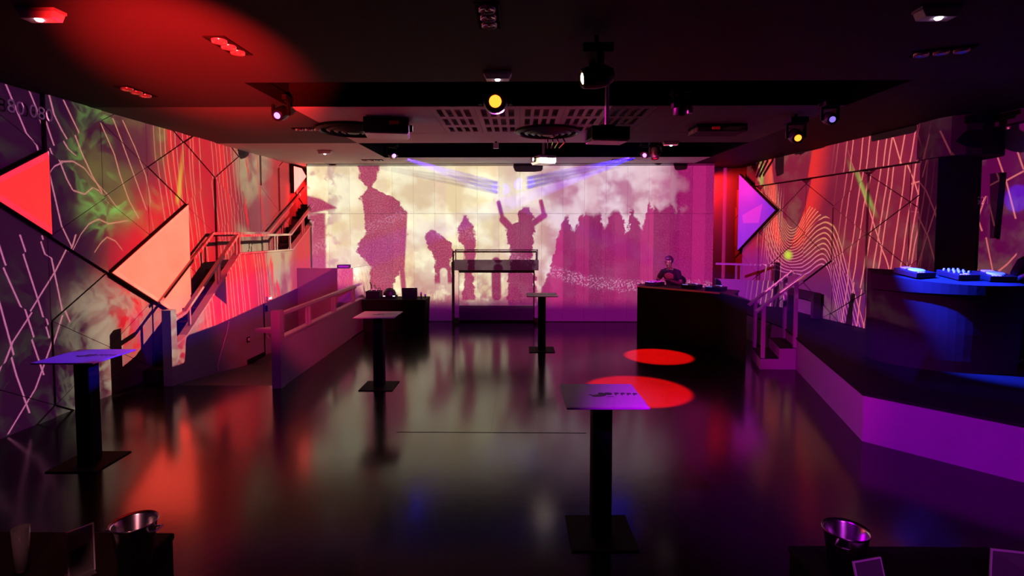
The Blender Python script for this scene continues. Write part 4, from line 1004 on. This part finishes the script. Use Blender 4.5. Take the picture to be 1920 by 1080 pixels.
pr3 = projector('big black video projector under the perforated ceiling', (-2.02, 8.25, 3.92), (6.3, 9.8, 2.2), ('x', RX0, RSL, RY0), right_content, M_blackg, 0.56, 0.66, 0.22, None, 'projector_beam_right')
obj('sticker', box(NB(), 0.10, 0.24, -0.295, -0.288, 0.0, 0.05), M_red, pr3)
bm = NB()
for dx in (-0.06, 0.02, 0.10, 0.2): path(bm, [(dx, 0, 0.0), (dx*1.2+0.02, 0.05, -0.1), (dx*0.8, 0.12, -0.2)], 0.012)
cb = thing('cable_bunch', 'black cables hanging below the right ceiling ring', 'cable', (0.55, 9.75, CEIL)); obj('cable', bm, M_black, cb)
sn = thing('ceiling_sensor', 'small pink box hanging before the far trough', 'sensor', (-0.46, 10.35, CEIL)); obj('case', box(NB(), -0.05, 0.05, -0.04, 0.04, -0.13, -0.03), M_cream, sn); obj('stem', tube(NB(), (0, 0, -0.03), (0, 0, 0), 0.02), M_black, sn)
sn = thing('ceiling_sensor', 'tiny violet box on the dark right ceiling', 'sensor', (2.30, 7.42, CEIL)); obj('case', box(NB(), -0.03, 0.03, -0.03, 0.03, -0.10, -0.02), M_cream, sn); obj('stem', tube(NB(), (0, 0, -0.02), (0, 0, 0), 0.015), M_black, sn)
sp = thing('loudspeaker', 'black loudspeaker with a red badge under the dark ceiling', 'loudspeaker', (3.1, 8.9, CEIL)); obj('cabinet', box(NB(), -0.3, 0.5, -0.25, 0.25, -0.12, 0.0), M_black, sp, bevel=0.02); obj('badge', box(NB(), -0.06, 0.06, -0.256, -0.25, -0.09, -0.04), M_red, sp); obj('grille', box(NB(), 0.10, 0.46, -0.262, -0.25, -0.10, -0.03), M_blackg, sp)

# ================================================================== LAMPS
def par_can(label, loc, target, energy, col, deg, blend=0.5, radius=0.05):
    t = thing('par_lamp', label, 'stage lamp', loc)
    d = (Vector(target)-Vector(loc)).normalized()
    h = obj('can', lathe(NB(), [(0, -0.12), (0.06, -0.11), (0.085, -0.02), (0.09, 0.10), (0.082, 0.10), (0.075, 0.0), (0, -0.01)], 24, look(d)), M_blackg, t, smooth=True)
    obj('lens', lathe(NB(), [(0, 0.085), (0.05, 0.083), (0.078, 0.08)], 20, look(d)), mat('glow_%.2f_%.2f_%.2f' % col, (0.3, 0.3, 0.3), 0.3, emit=col, estr=6.0, noise=0.02), h, smooth=True)
    obj('bracket', bar(NB(), (0, 0, 0.02), (0, 0, 0.16), 0.05, 0.02, up=(0, 1, 0)), M_black, t)
    spot(t.name+'_light', tuple(Vector(loc)+d*0.12), target, energy, col, deg, blend, radius, t)
    return t
# red floor spots
spot('red_spot_far', (2.66, 10.71, 3.70), (2.60, 10.06, 0), 75000, (1, 0.003, 0.003), 20, 0.25, 0.02, mr1)
spot('red_spot_near', (2.00, 7.10, 3.76), (1.75, 7.86, 0), 75000, (1, 0.003, 0.003), 24, 0.25, 0.02, mr2)
# blue beams from the two far heads
def off(c, t, d=0.2): return tuple(Vector(c)+(Vector(t)-Vector(c)).normalized()*d)
TA = (-4.38, 5.34, 1.1); TB = (5.3, 6.0, 0.55); WA = (-0.50, YB, 3.42); WB = (0.12, YB, 3.55); TC = (5.6, 6.95, 1.68)
spot('blue_to_table', off(hb2, TA), TA, 26000, BLUE, 4.4, 0.5, 0.01, mh2)
spot('blue_to_wall_right', off(hb2, WB), WB, 12000, BLUE, 6.5, 0.5, 0.01, mh2)
spot('blue_to_wall_left', off(hb1, WA), WA, 9000, BLUE, 6.5, 0.5, 0.01, mh1)
spot('blue_to_stage', off(hb1, TB), TB, 9000, BLUE, 3.6, 0.5, 0.01, mh1)
spot('blue_to_booth', off((3.97, 7.05, 3.80), TC), TC, 26000, (0.01, 0.03, 1.0), 30, 0.8, 0.02, mh4)
WC = (7.0, 7.75, 2.82)
spot('blue_to_side_wall', off((-3.20, 7.25, 3.93), WC), WC, 9000, BLUE, 2.4, 0.4, 0.01, mh3)
# lamps behind the viewer: violet on the stage, pink on the middle
par_can('lamp on the ceiling above the viewer aimed at the stage', (-1.2, 1.2, CEIL-0.16), (4.4, 6.3, -0.7), 3400, (0.55, 0.0, 1.0), 36, 0.8)
par_can('lamp on the ceiling above the viewer aimed at the parapet', (1.2, 1.6, CEIL-0.16), (-3.4, 8.6, 0.2), 420, (0.70, 0.01, 0.9), 30)
par_can('lamp on the ceiling above the viewer washing the passage pink', (-0.6, 3.0, CEIL-0.16), (-4.7, 11.6, 0.5), 3200, (1.0, 0.02, 0.13), 26, 0.6)
par_can('added fill lamp above the viewer aimed at the stage steps', (0.6, 2.4, CEIL-0.16), (4.55, 9.4, 0.7), 1700, (0.85, 0.01, 0.75), 13, 0.5)  # unseen extra lamp, added to brighten the posts and steps
par_can('added warm fill lamp behind the viewer for the left low table', (-0.6, -1.5, CEIL-0.16), (-2.1, 2.6, 0.8), 260, (1.0, 0.30, 0.36), 15, 0.5)  # unseen lamp, added to light the left menu stand's edges
par_can('added violet fill lamp behind the viewer for the right low table', (0.6, -1.5, CEIL-0.16), (1.9, 2.6, 0.75), 260, (0.75, 0.04, 1.0), 20, 0.5)  # unseen lamp, added so the right menu stands catch light
par_can('added pink fill lamp on the left ceiling aimed at the stage flank', (-2.2, 2.4, CEIL-0.16), (4.3, 7.7, 0.1), 1500, (1.0, 0.01, 0.30), 22, 0.6)  # unseen fill, added to turn the stage's left face pink
up_ = par_can('red uplight on a stand at the left aimed at the ceiling', (-1.7, 1.2, 1.9), (-3.15, 5.25, CEIL), 21000, (1.0, 0.012, 0.012), 28, 0.95)
obj('stand', tube(NB(), (0, 0, -1.9), (0, 0, 0.02), 0.02), M_black, up_)
# red lamps hidden in the two recesses
par_can('red lamp high in the left stair recess', (-5.15, 14.35, CEIL-0.16), (-5.85, 14.3, 2.4), 300, (1.0, 0.012, 0.012), 140, 0.6)
par_can('red lamp high in the right recess', (4.75, 14.35, CEIL-0.16), (5.8, YE-0.1, 2.6), 440, (1.0, 0.012, 0.012), 130, 0.6)

# beams in the haze: slim smoke bodies, the blue light put into their colour
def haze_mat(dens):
    m = bpy.data.materials.new('blue_tinted_smoke'); m.use_nodes = True; nt = m.node_tree; nt.nodes.clear()
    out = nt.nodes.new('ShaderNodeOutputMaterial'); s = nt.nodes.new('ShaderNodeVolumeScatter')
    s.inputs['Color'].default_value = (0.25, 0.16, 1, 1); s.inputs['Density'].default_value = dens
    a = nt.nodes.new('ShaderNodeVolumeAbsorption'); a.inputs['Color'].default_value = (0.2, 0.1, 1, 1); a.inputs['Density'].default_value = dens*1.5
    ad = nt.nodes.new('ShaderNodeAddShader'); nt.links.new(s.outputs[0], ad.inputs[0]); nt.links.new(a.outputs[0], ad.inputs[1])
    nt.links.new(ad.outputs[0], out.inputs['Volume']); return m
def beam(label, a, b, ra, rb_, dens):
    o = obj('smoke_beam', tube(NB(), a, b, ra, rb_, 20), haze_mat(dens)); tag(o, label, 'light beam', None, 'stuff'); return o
def along(a, b, t): return tuple(Vector(a)+(Vector(b)-Vector(a))*t)
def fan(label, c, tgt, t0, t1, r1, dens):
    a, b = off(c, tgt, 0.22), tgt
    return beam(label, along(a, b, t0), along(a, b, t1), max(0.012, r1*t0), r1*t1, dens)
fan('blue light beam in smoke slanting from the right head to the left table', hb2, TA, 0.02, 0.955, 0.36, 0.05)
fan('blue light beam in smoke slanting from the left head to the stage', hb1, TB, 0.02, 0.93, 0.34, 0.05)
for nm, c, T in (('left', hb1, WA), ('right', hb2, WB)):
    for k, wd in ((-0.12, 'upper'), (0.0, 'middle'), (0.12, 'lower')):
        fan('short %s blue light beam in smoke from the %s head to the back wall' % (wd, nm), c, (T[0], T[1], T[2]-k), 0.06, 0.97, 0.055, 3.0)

# ================================================================== PEOPLE
def skin_body(name, verts, edges, radii, m, parent=None, sub=2):
    me = bpy.data.meshes.new(name); me.from_pydata(verts, edges, [])
    o = bpy.data.objects.new(name, me); COL.objects.link(o); me.materials.append(m)
    if parent: o.parent = parent
    md = o.modifiers.new('skin', 'SKIN'); md.use_smooth_shade = True
    for i, r in enumerate(radii):
        sv = me.skin_vertices[0].data[i]; sv.radius = r if isinstance(r, tuple) else (r, r); sv.use_root = (i == 0)
    s = o.modifiers.new('sub', 'SUBSURF'); s.levels = sub; s.render_levels = sub
    return o
def person(label, loc, rz, lean, arms, head_turn):
    """standing figure facing -y; arms: list of two (elbow, wrist) joints; lean shifts shoulders and head forward"""
    t = thing('person', label, 'person', loc, rz)
    f = lean
    J = [(0, 0, 0.95), (0, -0.02*f, 1.10), (0, -0.08*f, 1.26), (0, -0.14*f, 1.40), (0, -0.17*f, 1.48), (0, -0.20*f-0.01, 1.545), (0.0, -0.22*f-0.02, 1.62), (0, -0.22*f-0.015, 1.70)]
    R = [(0.15, 0.11), (0.135, 0.10), (0.155, 0.11), (0.13, 0.09), (0.055, 0.055), (0.056, 0.06), (0.072, 0.088), (0.062, 0.075)]
    E = [(i, i+1) for i in range(7)]
    def addv(p, r, par): J.append(p); R.append(r); E.append((par, len(J)-1)); return len(J)-1
    shirt_j, shirt_r, shirt_e = list(J[:5]), [(0.165, 0.125), (0.15, 0.115), (0.17, 0.125), (0.145, 0.105), (0.075, 0.075)], [(i, i+1) for i in range(4)]
    for s, (el, wr) in zip((-1, 1), arms):
        sh_ = (s*0.185, -0.14*f, 1.40)
        a = addv(sh_, 0.062, 3); a = addv(el, 0.045, a); w_ = addv(wr, 0.028, a)
        d = (Vector(wr)-Vector(el)).normalized(); side = d.cross(Vector((0, 0, 1))).normalized()
        palm = Vector(wr)+d*0.07; pm = addv(tuple(palm), (0.036, 0.020), w_)
        for k, ln in enumerate((0.062, 0.075, 0.07, 0.055)):
            b0_ = palm+side*(k-1.5)*0.020+d*0.02
            q = addv(tuple(b0_), 0.010, pm); q = addv(tuple(b0_+d*ln*0.55+Vector((0, 0, -0.006))), 0.009, q); addv(tuple(b0_+d*ln+Vector((0, 0, -0.028))), 0.007, q)
        b0_ = Vector(wr)+d*0.035-side*s*0.034
        q = addv(tuple(b0_), 0.011, w_); addv(tuple(b0_+d*0.045-side*s*0.022), 0.009, q)
        n0 = len(shirt_j); shirt_j += [sh_, tuple(Vector(sh_).lerp(Vector(el), 0.75))]; shirt_r += [0.078, 0.062]; shirt_e += [(3, n0), (n0, n0+1)]
    tr_j, tr_r, tr_e = [(0, 0, 0.97)], [(0.165, 0.125)], []
    for s in (-1, 1):
        a = addv((s*0.095, 0, 0.88), 0.088, 0); a = addv((s*0.10, -0.02, 0.50), 0.058, a); a = addv((s*0.10, 0.01, 0.09), 0.04, a); addv((s*0.11, -0.13, 0.035), 0.035, a)
        n0 = len(tr_j); tr_j += [(s*0.095, 0, 0.88), (s*0.10, -0.02, 0.50), (s*0.10, 0.01, 0.10)]; tr_r += [0.10, 0.075, 0.062]; tr_e += [(0, n0), (n0, n0+1), (n0+1, n0+2)]
    b = skin_body('body', J, E, R, M_skin, t)
    skin_body('shirt', shirt_j, shirt_e, shirt_r, M_shirt, t); skin_body('trousers', tr_j, tr_e, tr_r, M_shirt, t)
    hx, hy, hz = 0, -0.22*f-0.015, 1.665
    H = Matrix.Translation((hx, hy, hz)) @ Matrix.Rotation(head_turn, 4, 'Z')
    bm = NB(); bmesh.ops.create_uvsphere(bm, u_segments=20, v_segments=14, radius=1.0)
    for v in bm.verts: v.co = Vector((v.co.x*0.088, v.co.y*0.104, v.co.z*0.105))
    kill = [v for v in bm.verts if v.co.z < -0.02+(-0.35*v.co.y if v.co.y < 0 else -0.05)]
    bmesh.ops.delete(bm, geom=kill, context='VERTS'); bmesh.ops.transform(bm, matrix=H @ Matrix.Translation((0, 0.008, 0.022)), verts=bm.verts[:])
    obj('hair', bm, M_hair, t, smooth=True)
    def blob(nm, c, r, m):
        bm = NB(); bmesh.ops.create_uvsphere(bm, u_segments=10, v_segments=8, radius=1.0)
        for v in bm.verts: v.co = Vector((v.co.x*r[0]+c[0], v.co.y*r[1]+c[1], v.co.z*r[2]+c[2]))
        bmesh.ops.transform(bm, matrix=H, verts=bm.verts[:]); return obj(nm, bm, m, t, smooth=True)
    for s in (-1, 1):
        blob('ear', (s*0.078, 0.005, -0.01), (0.012, 0.022, 0.032), M_skin); blob('eye', (s*0.030, -0.078, 0.0), (0.013, 0.010, 0.008), M_hair)
    blob('nose', (0, -0.092, -0.025), (0.013, 0.02, 0.022), M_skin); blob('mouth', (0, -0.078, -0.062), (0.024, 0.010, 0.006), mat('lips', (0.16, 0.06, 0.05), 0.5, noise=0.05))
    return t
person('person in dark shirt bending over players behind the black bar', (3.52, 12.38, 0.0), -0.75, 1.0,
       [((-0.30, -0.22, 1.18), (-0.16, -0.42, 1.24)), ((0.30, -0.20, 1.16), (0.15, -0.42, 1.24))], -0.5)
person('dark silhouetted person at the right edge behind the blue-lit booth', (6.63, 7.14, SZ), 0.35, 0.5,
       [((-0.25, 0.04, 1.13), (-0.22, -0.16, 1.28)), ((0.25, -0.02, 1.13), (0.20, -0.24, 1.24))], 0.2)

# projected digits on the walls, their light put into pale, faintly glowing letters
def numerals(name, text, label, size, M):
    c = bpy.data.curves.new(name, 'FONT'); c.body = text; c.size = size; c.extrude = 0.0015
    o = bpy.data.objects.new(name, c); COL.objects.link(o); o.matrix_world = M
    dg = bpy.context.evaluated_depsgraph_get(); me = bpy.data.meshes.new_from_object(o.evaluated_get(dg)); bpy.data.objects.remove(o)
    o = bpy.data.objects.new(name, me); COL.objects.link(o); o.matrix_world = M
    me.materials.clear(); me.materials.append(mat('projected_digit_glow', (0.32, 0.32, 0.32), 0.7, emit=(0.8, 0.35, 0.75), estr=0.03, noise=0.02))
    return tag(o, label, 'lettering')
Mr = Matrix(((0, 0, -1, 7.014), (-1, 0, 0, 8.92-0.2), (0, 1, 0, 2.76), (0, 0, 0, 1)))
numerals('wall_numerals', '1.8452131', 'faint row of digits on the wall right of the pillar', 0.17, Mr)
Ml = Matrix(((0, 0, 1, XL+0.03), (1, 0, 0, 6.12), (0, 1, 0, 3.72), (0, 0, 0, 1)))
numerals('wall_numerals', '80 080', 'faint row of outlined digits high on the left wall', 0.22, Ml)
